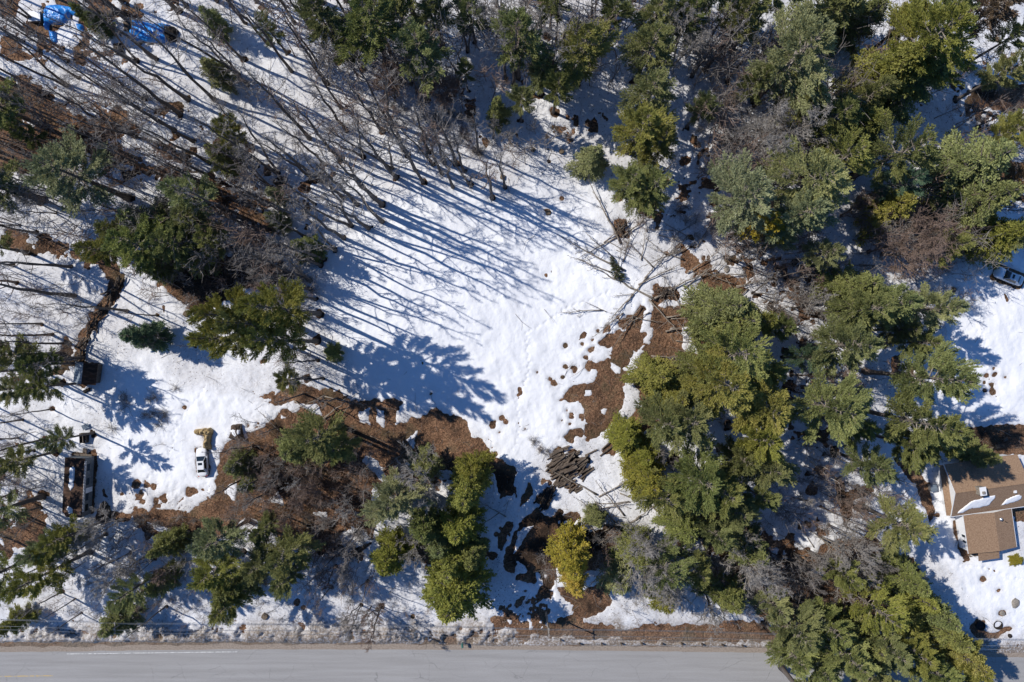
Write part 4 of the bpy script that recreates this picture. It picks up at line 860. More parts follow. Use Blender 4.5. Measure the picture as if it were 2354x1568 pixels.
# sticks and dead weeds lying about: uncountable
S = []
R = np.random.RandomState(5)
k = 0
while k < 5200:
    x, y = R.uniform(-86, 86), R.uniform(-50, 58); u, v = x * PX + CX, CY - y * PX
    i = np.searchsorted(sx, x); j = np.searchsorted(sy, y)
    if R.rand() > litter[j, i] * .8 + .02 and F[j, i] > 0: continue
    k += 1; L = R.uniform(.25, 1.1) if R.rand() < .9 else R.uniform(1, 3.5); a = R.rand() * 6.28
    z = max(float(Z0[j, i]), float(ZS[j, i])) + .03; d = np.array([math.cos(a), math.sin(a), R.uniform(-.02, .35)])
    p = np.array([x, y, z]); q_ = p + d * L * .5 + [0, 0, 0]; r = .012 + .012 * R.rand() + .006 * L
    q2 = q_ + unit(d + R.randn(3) * .25 * [1, 1, .3]) * L * .5
    S.append([*p, *q_, r, r * .8]); S.append([*q_, *q2, r * .8, r * .4])
    if R.rand() < .4: S.append([*q_, *(q_ + unit(d + R.randn(3) * .6 * [1, 1, .4]) * L * .4), r * .6, r * .3])
o = link('fallen_sticks', seg_mesh('fallen_sticks', S, 3, M['twig']))
tag(o, 'sticks and dead stems scattered over the snow and leaf litter', 'sticks', None, 'stuff')

# ---------------------------------------------------------------- fallen trees and logs
def lying(u, v, ang, L, pr, lab, rise=4, h0=20, name='fallen_tree', thick=1.0):
    """trunk foot at (u,v), pointing ang degrees clockwise from right in the photo"""
    p = G(u, v); e = link(name, None, None, (p.x, p.y, bz(p.x, p.y) + .35)); k = L / h0
    e.rotation_mode = 'QUATERNION'
    a = math.radians(-ang); d = Vector((math.cos(a), math.sin(a), math.sin(math.radians(rise))))
    e.rotation_quaternion = d.to_track_quat('Z', 'Y') @ Matrix.Rotation(rnd.uniform(0, 6.28), 4, 'Z').to_quaternion()
    e.scale = (k * thick, k * thick, k); tag(e, lab, 'fallen tree', 'blown-down trees: ' + lab[-30:] if lab.startswith('grey fallen stem lying in') else 'blown-down trees')
    link('trunk', pr[0], e); link('branches', pr[1], e); return e
GREY = bare(340, 12, .18, M['twig_grey'], M['dead'], 1, .35, .8)
GR2 = bare(341, 12, .13, M['dead'], M['dead'], 1, .3, .55)
FT = [(1505,690,206,13,GR2,'long split trunk fallen left across the clearing from the thawed ground'),(1432,622,206,12,GREY,'broken pine top with spiky twigs lying furthest left in the clearing'),(1466,655,-28,8,GREY,'pale fallen stem pointing right above the fallen fir'),(1425,560,240,12,GR2,'brown leaning stem reaching up from the tangled stump'),
 (1430,545,-38,9,GR2,'dark fallen log pointing up and right from the tangled stump'),(1500,688,-30,12,GREY,'grey fallen trunk from the root tangle up to the right'),(1530,730,-10,9,GREY,'grey fallen stem beside the pine at the clearing corner'),(1490,690,50,9,GR2,'yellowish fallen stem going down from the root tangle'),
 (1560,700,20,10,GREY,'fallen stem under the upper edge of the pine row'),(1700,800,195,9,GREY,'fallen stem crossing the brown litter under the pines'),(1480,640,-50,7,GREY,'short grey fallen branch above the root tangle'),(1900,620,165,9,GREY,'long fallen brush tree left of the white-bark birch'),(1880,700,175,10,GR2,'grey fallen trunk pointing left through the snowy gap'),
 (1370,1135,207,10,GR2,'thin pole fallen across the big log heap'),(1375,1140,-28,8,GREY,'fallen stem from the snow beside the log heap up to the right'),(1470,1185,150,9,GREY,'rotten fallen log between the heap and the dark mud'),(1660,1260,205,11,GREY,'bleached fallen tree above the golden tree'),(1590,1210,60,9,GREY,'bleached fallen tree hanging down right of the golden tree'),
 (1340,1190,50,7,GREY,'small fallen top beside the dark mud'),(1640,1235,10,9,GREY,'long fallen stem towards the lower right pines'),(1830,1410,200,9,GR2,'grey snapped trunk lying above the lower right pines'),(2130,1330,205,12,GR2,'long snapped trunk crossing the brown litter'),(1710,1160,215,8,GREY,'pale snag leaning out of the pine row'),(1480,1040,30,8,GREY,'bleached stem leaning over the bright conifers'),
 (1620,760,180,5,GR2,'short pale log lying beneath the pine row'),(1600,820,200,5,GR2,'pale log end sticking out from under the pines'),(880,1080,-40,6,GR2,'pale fallen stem on the litter left of the yellow-green cedars'),(960,1000,140,5,GR2,'small bleached stem on the bottom brown patch')]
for a in FT: lying(*a[:5], a[5], h0=12, thick=1.15)
for (x0_, x1_, y0_, y1_), n, dsc in (((1380,1600,530,740), 42, 'tangle right of the clearing'),((1560,1780,620,860), 24, 'litter above the pine row'),((1480,1660,700,1120), 22, 'litter left of the pine row'),((1350,1580,1110,1290), 30, 'snow right of the log heap'),((1560,1950,1220,1400), 30, 'brown litter above the lower right pines'),((1760,1960,560,760),12,'snowy gap among the right-hand pines'),((600,860,900,1250),16,'brown litter below the olive pines'),((1030,1180,1080,1300),4,'gap beside the yellow-green cedars')):
    for _ in range(n): lying(rnd.uniform(x0_, x1_), rnd.uniform(y0_, y1_), rnd.choice((25, 205, -35, 150)) + rnd.gauss(0, 22), rnd.uniform(3, 8), rnd.choice((GREY, GR2)), 'grey fallen stem lying in the ' + dsc, h0=12, thick=1.2, rise=rnd.uniform(2, 12))
# fallen fir in the clearing with needles left on it
p = G(1430, 640); e = link('fallen_fir', None, None, (p.x - .3, p.y - .9, .5)); e.rotation_mode = 'QUATERNION'
e.rotation_quaternion = Vector((-.35, .9, .12)).to_track_quat('Z', 'Y'); e.scale = (.33, .33, .36)
tag(e, 'sparse green fallen fir lying across the pale stems in the clearing', 'fallen tree'); link('trunk', CEDARS[1][0], e); link('branches', CEDARS[1][1], e); c = link('crown', CEDARS[1][2], e); c.color = (.1, .12, .05, 1)
# log heaps
def log_mesh(seed, m):
    b = MB(); R = random.Random(seed); n = 7
    P = [(-.5 + i / 3, R.uniform(-.02, .02), R.uniform(-.01, .01)) for i in range(4)]
    b.tube(P, [.07 * R.uniform(.85, 1.1) for _ in P], n)
    me = py_mesh('log', b.V, b.F, m); me.materials.append(M['cut'])
    for p in me.polygons[-2:]: p.material_index = 1
    return me
LG = [log_mesh(i, M['log']) for i in range(4)]; LGD = [log_mesh(i + 9, M['log_dark']) for i in range(3)]
def log(x, y, z, L, ang, thick, meshes, lab, grp, pitch=0.0):
    o = link('log', meshes[rnd.randrange(len(meshes))], None, (x, y, z)); o.scale = (L, thick / .07, thick / .07)
    o.rotation_euler = (0, pitch, math.radians(ang)); tag(o, lab, 'log', grp); return o
k = 0
hp = GP(HEAP); cxh = sum(a for a, b in hp) / len(hp); cyh = sum(b for a, b in hp) / len(hp)
while k < 82:
    u = rnd.uniform(1255, 1362); v = rnd.uniform(1025, 1118)
    if not inpoly(HEAP, u, v): continue
    p = G(u, v); d = math.hypot(p.x - cxh, (p.y - cyh)); zz = .12 + max(.25, 1.5 - d * .4) * rnd.uniform(.05, 1)
    log(p.x, p.y, zz + bz(p.x, p.y), rnd.uniform(1.1, 3.0), rnd.gauss(33, 13), rnd.uniform(.12, .22), LG, 'weathered grey-brown log in the big heap right of the snow clearing', 'logs of the big heap', rnd.uniform(-.22, .22)); k += 1
k = 0
while k < 12:
    u = rnd.uniform(1298, 1338); v = rnd.uniform(1108, 1132)
    if not inpoly(H2, u, v): continue
    p = G(u, v); log(p.x, p.y, .2 + bz(p.x, p.y), rnd.uniform(.7, 1.4), rnd.gauss(35, 14), rnd.uniform(.1, .17), LG, 'short log in the small row just below the big heap', 'logs of the small row', 0); k += 1
H3 = r8z([(490,220),(600,215),(560,340),(560,400),(520,430),(420,330)]); k = 0
while k < 22:
    u = rnd.uniform(1225, 1280); v = rnd.uniform(1120, 1175)
    if not inpoly(H3, u, v): continue
    p = G(u, v); log(p.x, p.y, .2 + bz(p.x, p.y) + rnd.uniform(0, .3), rnd.uniform(1.2, 2.6), rnd.gauss(58, 9), rnd.uniform(.12, .2), LGD, 'black wet log in the dark heap left of the big log heap', 'logs of the dark heap', 0); k += 1
for u, v, a, L in ((1358,1040,25,2.2),(1395,1022,40,2.4),(1402,1030,38,2.0),(1388,1040,42,1.8),(1420,1000,88,3.5)): 
    p = G(u, v); log(p.x, p.y, .25 + bz(p.x, p.y), L, a, .13, LG, 'loose brown log at the foot of the bright conifers right of the heap', 'loose logs right of the heap')
# long brush and firewood row
k = 0; ROW = [(280,632),(262,668),(242,705),(218,742),(200,775),(188,810),(178,840)]
while k < 70:
    t = rnd.random() * (len(ROW) - 1.001); i = int(t); u = ROW[i][0] + (ROW[i + 1][0] - ROW[i][0]) * (t - i) + rnd.gauss(0, 6); v = ROW[i][1] + (ROW[i + 1][1] - ROW[i][1]) * (t - i) + rnd.gauss(0, 4)
    p = G(u, v); log(p.x, p.y, .2 + bz(p.x, p.y) + rnd.uniform(0, .7), rnd.uniform(.7, 2.2), rnd.gauss(55, 25), rnd.uniform(.08, .16), LG if rnd.random() < .6 else LGD, 'old piece of wood in the long brush row above the tin-roofed shed', 'wood of the long brush row', rnd.uniform(-.2, .2)); k += 1
# stumps and the root tangle
def stump(u, v, r, h, lab):
    p = G(u, v); b = MB(); n = 11; P = []
    for zz, f in ((-.1, 1.35), (.12, 1.1), (h * .6, .95), (h, .9)): P.append((zz, f))
    V = []; 
    for zz, f in P:
        for j in range(n): a = 6.283 * j / n; rr = r * f * (1 + .13 * math.sin(j * 2.4 + u)); V.append((rr * math.cos(a), rr * math.sin(a), zz))
    Fc = [(i * n + j, i * n + (j + 1) % n, (i + 1) * n + (j + 1) % n, (i + 1) * n + j) for i in range(3) for j in range(n)] + [tuple(3 * n + j for j in range(n))]
    b.add(V, Fc); o = b.build('tree_stump', M['log'], None, False, (p.x, p.y, bz(p.x, p.y))); o.data.materials.append(M['cut']); o.data.polygons[-1].material_index = 1
    tag(o, lab, 'stump', 'stumps in the snow')
for u, v, r, h, lab in ((1260,489,.4,.35,'black stump in a round melt hole near the top of the clearing'),(427,722,.5,.4,'pale round stump in the snow right of the brush row'),(1155,407,.45,.5,'broken stump at the head of the clearing'),(2192,665,.3,.4,'dark stump at the edge of the right-hand snow opening'),(610,1415,.55,.5,'leaf-covered stump beside the road verge'),(1225,345,.35,.6,'snapped stump among the small stems above the clearing'),(1290,350,.4,.7,'dark stump under the upper pines'),(1600,745,.3,.4,'short stump under the edge of the pine row')):
    stump(u, v, r, h, lab)

# ---------------------------------------------------------------- draped covers and mounds
def mound(name, poly, height, m, seed, fold=.12, fscale=.7, res=.12, edge=.7, parent=None, z0=None, top=None, power=.6):
    """closed shell over a polygon given in metres, rising from its edge; folds from noise"""
    P = np.array(poly); lo, hi = P.min(0), P.max(0)
    nx_ = max(8, int((hi[0] - lo[0]) / res)); ny_ = max(8, int((hi[1] - lo[1]) / res))
    gx_, gy_ = np.meshgrid(np.linspace(lo[0] - .1, hi[0] + .1, nx_), np.linspace(lo[1] - .1, hi[1] + .1, ny_))
    d = -(sdf(poly, gx_, gy_)) + .08 * fbm(gx_, gy_, .8, seed, 2)
    hh = height * (1 - np.exp(-np.clip(d, 0, 9) / edge)) ** power
    n = fbm(gx_ + gy_ * .4, gy_ * .45, fscale, seed + 3, 3)
    z = hh + np.where(d > 0, 1, 0) * fold * np.abs(n) * np.clip(d / .3, 0, 1)
    zb = (z0 if z0 is not None else base_z(gx_, gy_) + .12)
    z = np.where(d > 0, z + zb, zb - .25)
    idx_ = np.arange(nx_ * ny_).reshape(ny_, nx_)
    qq = np.stack([idx_[:-1, :-1], idx_[:-1, 1:], idx_[1:, 1:], idx_[1:, :-1]], -1).reshape(-1, 4)
    kp = (np.stack([d[:-1, :-1], d[:-1, 1:], d[1:, 1:], d[1:, :-1]], -1).max(-1) > 0).reshape(-1)
    qq = qq[kp]; us = np.unique(qq); rm = np.full(nx_ * ny_, -1); rm[us] = np.arange(len(us))
    V = np.stack([gx_.ravel(), gy_.ravel(), z.ravel()], -1)[us]
    return link(name, np_mesh(name, V, rm[qq], m, True), parent)
T1 = lambda p: GP(ZP(p, 60, 0, 4.204))
o = mound('tarp_covered_pile', T1([(1490,275),(1600,290),(1750,330),(1900,325),(1990,345),(1960,460),(1990,580),(1900,570),(1700,560),(1520,545),(1465,450),(1510,370)]), .9, M['blue_tarp'], 21, .3, .8, .1, .4)
tag(o, 'long crumpled blue tarp over a pile in the upper left snow', 'tarp')
o = mound('brush_pile', T1([(1920,370),(2050,360),(2110,430),(2080,560),(1990,580),(1930,500)]), .9, M['log_dark'], 22, .35, .3, .09, .3)
tag(o, 'dark brush end sticking out of the right end of the blue tarp', 'brush pile')
o = mound('tarp', T1([(380,90),(560,80),(700,110),(860,110),(850,260),(700,200),(640,330),(560,340),(420,330),(400,400),(350,390),(340,250)]), .8, M['blue_tarp'], 23, .25, .8, .1, .4); tag(o, 'blue tarp half under snow in the top left corner', 'tarp')
o = mound('tarp', T1([(410,420),(500,420),(520,560),(470,590),(430,540)]), .35, M['blue_tarp'], 24, .15, .8, .1, .3); tag(o, 'small hanging piece of blue tarp below the larger blue tarp', 'tarp')
o = mound('tarp', T1([(760,320),(860,340),(860,420),(790,400)]), .4, M['blue_tarp'], 25, .15, .8, .1, .3); tag(o, 'blue scrap of tarp right of the snow heap in the top left', 'tarp')
o = mound('snow_heap', T1([(590,230),(660,220),(700,290),(690,350),(620,370),(590,320)]), .25, M['snow'], 26, .05); tag(o, 'rounded lump of snow on the blue tarp in the corner', 'snow heap')
pz = G((60 + 250 / 4.2) / 1.36, (250 / 4.2) / 1.36)
e = empty('storage_box', (pz.x, pz.y, bz(pz.x, pz.y)), .05); b = MB(); b.box((-.9, -.75, 0), (.9, .75, .8)); b.build('body', M['boards'], e)
b = MB(); b.box((-.97, -.82, .803), (.97, .82, .88)); b.build('lid', M['trim'], e); tag(e, 'square white-topped box left of the corner blue tarp', 'box')
o = mound('rubble_heap', T1([(1380,300),(1500,280),(1510,370),(1470,450),(1390,420)]), .7, M['log'], 27, .2, .4); tag(o, 'brown rubble at the left end of the long blue tarp', 'rubble')
o = mound('rubble_heap', T1([(1150,160),(1280,130),(1290,210),(1180,240)]), .6, M['log'], 28, .2, .4); tag(o, 'round brown heap above and left of the blue tarp', 'rubble')
o = mound('rubble_heap', T1([(1250,590),(1380,570),(1400,700),(1360,760),(1260,700)]), .8, M['log_dark'], 29, .2, .4); tag(o, 'dark round brush heap below the blue tarp', 'rubble')
T6 = lambda p: GP(ZP(p, 560, 1300, 7.127))
o = mound('tan_tarp', T6([(400,300),(600,255),(720,262),(795,330),(765,430),(735,560),(735,735),(585,715),(590,560),(615,470),(590,420),(450,425),(410,370)]), 1.1, M['tan_tarp'], 31, .45, .55, .06, .22, power=.5)
tag(o, 'crumpled tan tarp over a frame behind the white car', 'tarp')
e = empty('covered_frame', T6([(1300, 350)])[0] + (0,))
o = mound('cover', T6([(1180,200),(1300,165),(1420,175),(1440,330),(1480,540),(1360,560),(1230,520),(1140,480),(1180,340)]), 1.0, M['dark_cloth'], 33, .3, .6, .08, .3, parent=e); o.matrix_parent_inverse = Matrix.Translation(-Vector(T6([(1300, 350)])[0] + (0,)))
o = mound('snow_cap', T6([(1210,305),(1290,265),(1405,300),(1400,380),(1310,470),(1260,400)]), .12, M['snow'], 34, .03, .6, .08, .2, parent=e, z0=1.32); o.matrix_parent_inverse = Matrix.Translation(-Vector(T6([(1300, 350)])[0] + (0,)))
tag(e, 'dark covered frame with a patch of snow on top, right of the tan tarp', 'covered frame')
for poly, hh, lab in (([(1418,500),(1432,508),(1440,530),(1432,548),(1420,540)], 1.3, 'dark upturned root tangle above the fallen fir'),([(1505,650),(1535,655),(1560,675),(1530,690),(1490,700)], .9, 'tangle of roots and branches at the corner of the clearing')):
    P_ = GP(poly); cx_ = sum(a for a, b in P_) / len(P_); cy_ = sum(b for a, b in P_) / len(P_); S = []; R = np.random.RandomState(int(hh * 100)); e = empty('root_tangle', (cx_, cy_, bz(cx_, cy_)))
    for i in range(46):
        a = R.rand() * 6.28; p0 = np.array([R.randn() * .55, R.randn() * .6, R.uniform(.1, hh)]); q = p0; d = np.array([math.cos(a), math.sin(a), R.randn() * .3])
        for j in range(3):
            d = unit(d + R.randn(3) * .3); q2 = q + d * R.uniform(.25, .75); S.append([*q, *q2, .07 - .018 * j, .055 - .018 * j]); q = q2
    link('roots', seg_mesh('roots', S, 5, M['log']), e); tag(e, lab, 'root tangle')
    b = MB(); b.tube([(-.4, -.5, .1), (.1, .1, .35), (.5, .6, .5)], [.3, .34, .22], 9); b.build('root_plate', M['log_dark'], e)
# scrap by the left clearing
for zx, zy, w_, h_, hh, m, lab in ((430,240,1.1,.8,.5,'tin','grey scrap panel on the snow above the dark crate'),(425,400,1.1,1.6,.8,'log_dark','dark open crate standing in the snow above the old trailer')):
    p = U3(180 + zx / 4.61, 1280 + zy / 4.61, 0); e = empty('scrap_panel' if m == 'tin' else 'crate', (p.x, p.y, .15 + bz(p.x, p.y)), .05)
    b = MB()
    if m == 'tin': b.box((-w_ / 2, -h_ / 2, .2), (w_ / 2, h_ / 2, .26), Matrix.Rotation(.3, 4, 'Z') @ Matrix.Rotation(.15, 4, 'X')); b.box((-.3, -.2, 0), (.3, .2, .19)); b.build('panel', M['tin'], e)
    else:
        for bx in (((-.55,-.8,0),(-.5,.8,hh)),((.5,-.8,0),(.55,.8,hh)),((-.5,-.8,0),(.5,-.75,hh)),((-.5,.75,0),(.5,.8,hh)),((-.5,-.75,0),(.5,.75,.1))): b.box(*bx)
        b.build('side_boards', M['log_dark'], e); c = MB(); c.box((-.06, -.74, .3), (.06, .74, hh + .02)); c.build('divider', M['boards'], e); c = MB(); c.box((-.5, .5, hh - .1), (.5, .74, hh + .03)); c.build('end_board', M['cut'], e)
    tag(e, lab, 'scrap' if m == 'tin' else 'crate')

# ---------------------------------------------------------------- white car
def make_car(loc, rz, label, paint_m, snowcap=False):
    e = empty('parked_car', loc, rz)
    # stations along the length (front is +y): y, half width, belt z, hood z
    st = [(2.34,.45,.52,.55),(2.28,.68,.60,.66),(2.1,.80,.66,.76),(1.6,.87,.72,.88),(.95,.90,.78,.96),(.2,.91,.80,.98),(-.8,.91,.82,1.0),(-1.5,.90,.84,1.03),(-2.05,.84,.8,1.0),(-2.25,.74,.72,.94),(-2.33,.55,.6,.8)]
    V = []; 
    for y, w_, bz_, hz in st:
        for x, z in ((-w_*.92,.22),(-w_,.42),(-w_,bz_),(-w_*.88,hz-.02),(-w_*.45,hz+.02),(0,hz+.035),(w_*.45,hz+.02),(w_*.88,hz-.02),(w_,bz_),(w_,.42),(w_*.92,.22)): V.append((x, y, z))
    n = 11; Fc = [(i*n+j, i*n+j+1, (i+1)*n+j+1, (i+1)*n+j) for i in range(len(st)-1) for j in range(n-1)] + [tuple(range(n)), tuple(reversed(range((len(st)-1)*n, len(st)*n)))] + [(i*n, (i+1)*n, (i+1)*n+n-1, i*n+n-1) for i in range(len(st)-1)]
    b = MB(); b.add(V, Fc); o = b.build('body', paint_m, e, True)
    md = o.modifiers.new('bevel', 'SUBSURF'); md.levels = 1; md.render_levels = 1
    # cabin: base and roof outlines
    base = [(-.78,.98),(.78,.98),(.83,0.1),(.80,-1.25),(.70,-1.72),(-.70,-1.72),(-.80,-1.25),(-.83,.1)]
    roof = [(-.55,.22),(.55,.22),(.60,-.2),(.58,-.95),(.50,-1.12),(-.50,-1.12),(-.58,-.95),(-.60,-.2)]
    b = MB(); V = [(x, y, .97) for x, y in base] + [(x, y, 1.42) for x, y in roof]
    b.add(V, [(i, (i+1) % 8, 8+(i+1) % 8, 8+i) for i in range(8)]); b.build('pillars', paint_m, e)
    b = MB(); b.add([(x, y, 1.425 + (.03 if abs(x) < .56 else 0)) for x, y in roof] , [tuple(range(8))]); b.box((-.5,-1.0,1.40),(.5,.1,1.46)); b.build('roof_panel', paint_m, e)
    def pane(name, pts, off, m=M['glass']):
        P = [Vector(p) for p in pts]; nrm = (P[1]-P[0]).cross(P[2]-P[0]).normalized(); c = sum(P, Vector())/len(P)
        if nrm.dot(c - Vector((0,-.4,.8))) < 0: nrm = -nrm
        b = MB(); b.add([p.lerp(c, .07) + nrm*off for p in P] + [p.lerp(c, .07) - nrm*.01 for p in P], [tuple(range(len(P)))] + [(i,(i+1)%len(P),len(P)+(i+1)%len(P),len(P)+i) for i in range(len(P))]); b.build(name, m, e)
    A = [Vector((x,y,.97)) for x,y in base]; B = [Vector((x,y,1.42)) for x,y in roof]
    pane('windshield', [A[0],A[1],B[1],B[0]], .012); pane('rear_window', [A[4],A[5],B[5],B[4]], .012)
    for s in ((1,2),(2,3),(7,0),(6,7)): pane('side_window', [A[s[0]],A[s[1]],B[s[1]],B[s[0]]], .012)
    b = MB(); b.box((-.34,-.42,1.461),(.34,-.02,1.475)); b.build('sunroof', M['glass'], e)
    for x in (-.8,.8):
        for y in (1.42,-1.38):
            b = MB(); b.tube([(x-.1,y,.33),(x+.1,y,.33)], .33, 16); w_ = b.build('wheel', M['rubber'], e); b = MB(); b.tube([(x+(.102 if x>0 else -.12),y,.33),(x+(.12 if x>0 else -.102),y,.33)], .2, 12); b.build('rim', M['metal'], w_)
        b = MB(); b.box((x*1.17-.1,.72,.93),(x*1.17+.1,.86,1.06)); b.build('mirror', paint_m, e)
        b = MB(); b.box((x*.75-.14,2.1,.6),(x*.75+.14,2.27,.7)); b.build('headlight', M['metal'], e)
        b = MB(); b.box((x*.78-.14,-2.33,.75),(x*.78+.14,-2.24,.86)); b.build('tail_light', M['orange'], e)
    tag(e, label, 'car'); return e
p = U3(634, 1443, .6); car = make_car((p.x, p.y, .22), math.radians(4), 'white sedan parked in the snow in front of the tan tarp', M['car_paint'])
p = U3(3150, 865, .6); c2 = make_car((p.x, p.y, .15), math.radians(68), 'pale car with snow on its hood at the right edge of the wood', M['car_paint'])
cp = mound('snow_cap', [(-.85,1.1),(.8,1.2),(.85,2.2),(-.8,2.2)], .3, M['snow'], 41, .05, .8, .12, .3, parent=c2, z0=.98)

# ---------------------------------------------------------------- old trailer
def trailer():
    c = U3(250, 1512, 0); e = empty('old_trailer', (c.x + .9, c.y, .1), math.radians(-3.0))
    W, L, h = 1.55, 4.7, 2.9
    b = MB(); b.prism([(-W,-L+.8),(-W+.7,-L),(W-.1,-L),(W,-L+.3),(W,L),(-W,L)], .45, h); b.build('body', M['grey_siding'], e)
    b = MB(); b.prism([(-W-.04,-L+.8),(-W+.68,-L-.04),(W-.1,-L-.04),(W+.04,-L+.3),(W+.04,L+.04),(-W-.04,L+.04)], h + .003, h + .09); b.build('roof', M['rust_roof'], e)
    for k in range(34):
        b = MB(); y = -L + .9 + k * .24; b.box((W+.045, y, h-.3), (W+.12, y+.11, h+.12)); b.build('roof_rib', M['trim'], e)
    for y in (-3.9,-2.2,.3,2.6):
        b = MB(); b.box((W+.003, y, 1.5), (W+.03, y+1.1, 2.2)); b.build('window', M['glass'], e)
    b = MB(); b.box((W+.003, -1.0, .6), (W+.04, -.2, 2.3)); d = b.build('door', M['trim'], e); b = MB(); b.box((W+.041,-.35,1.4),(W+.07,-.3,1.5)); b.build('handle', M['metal'], d)
    for y in (-1.3,-2.1):
        for x in (-W+.15, W-.15): b = MB(); b.tube([(x-.12,y,.38),(x+.12,y,.38)], .38, 12); b.build('wheel', M['rubber'], e)
    b = MB(); b.box((-W+.1,L+.05,.9),(W-.1,L+.35,1.0)); b.box((-.3,L+.35,.5),(.3,L+1.2,.6)); b.build('hitch', M['boards'], e)
    q = mound('snow_cap', [(-.75,3.2),(-.2,3.5),(.2,3.2),(.15,1.5),(0,0),(-.4,-.5),(-.8,.2),(-.75,2)], .16, M['snow'], 45, .02, .8, .1, .15, parent=e, z0=h + .1)
    q = mound('snow_cap', [(-.9,-2.9),(-.1,-3.1),(.2,-3.5),(.1,-4.2),(-.5,-4.2),(-.9,-3.6)], .14, M['snow'], 46, .02, .8, .1, .15, parent=e, z0=h + .1)
    tag(e, 'long old trailer with dirty brown roof and two snow patches at the left', 'trailer')
trailer()
# ---------------------------------------------------------------- tin-roofed shed
c = U3(290, 1165, 0); e = empty('shed', (c.x, c.y, .05), math.radians(-6))
b = MB(); b.box((-1.5,-1.5,0),(1.5,1.5,2.0)); b.add([(-1.5,-1.5,2.0),(1.5,-1.5,2.0),(.1,-1.5,2.75),(-1.5,1.5,2.0),(1.5,1.5,2.0),(.1,1.5,2.75)], [(0,1,2),(3,5,4)]); b.build('wall', M['boards'], e)
b = MB(); b.slab([(-1.8,-1.75,1.92),(.1,-1.75,2.86),(.1,1.75,2.86),(-1.8,1.75,1.92)], .06)
rf = b.build('roof_panel', M['tin'], e)
for k in range(8):
    y = -1.6 + k * .45; b = MB(); b.add([(-1.78,y,1.935),(.08,y,2.875),(.08,y+.05,2.875),(-1.78,y+.05,1.935),(-1.78,y,1.965),(.08,y,2.905),(.08,y+.05,2.905),(-1.78,y+.05,1.965)], [(0,1,5,4),(1,2,6,5),(2,3,7,6),(3,0,4,7),(4,5,6,7)]); b.build('seam', M['metal'], rf)
b = MB(); b.slab([(.11,-1.75,2.86),(1.85,-1.75,1.92),(1.85,1.75,1.92),(.11,1.75,2.86)], .06); b.build('roof_panel', M['rust_roof'], e)
b = MB(); b.box((-.4,-1.55,.05),(.45,-1.503,1.85)); d = b.build('door', M['log'], e); b = MB(); b.box((.3,-1.6,.9),(.36,-1.551,1.05)); b.build('handle', M['metal'], d)
tag(e, 'small shed with tin and brown roof below the long brush row', 'shed')
p = U3(278, 1220); e = empty('barrow', (p.x, p.y, .15), .5); b = MB(); b.tube([(-.5,0,.35),(.5,0,.35)], [.32,.28], 12); b.build('tub', M['log_dark'], e); b = MB(); b.tube([(.6,-.05,.2),(.6,.05,.2)], .2, 10); b.build('wheel', M['rubber'], e); tag(e, 'dark tub lying in the snow just below the shed', 'tub')
p = U3(56, 1185); e = empty('fuel_can', (p.x, p.y, .1), .2); b = MB(); b.box((-.25,-.35,0),(.25,.35,.6)); b.build('body', M['orange'], e); b = MB(); b.tube([(0,0,.603),(0,0,.7)], .08, 8); b.build('cap', M['trim'], e); tag(e, 'small red can under the left-hand pines beside the shed', 'can')

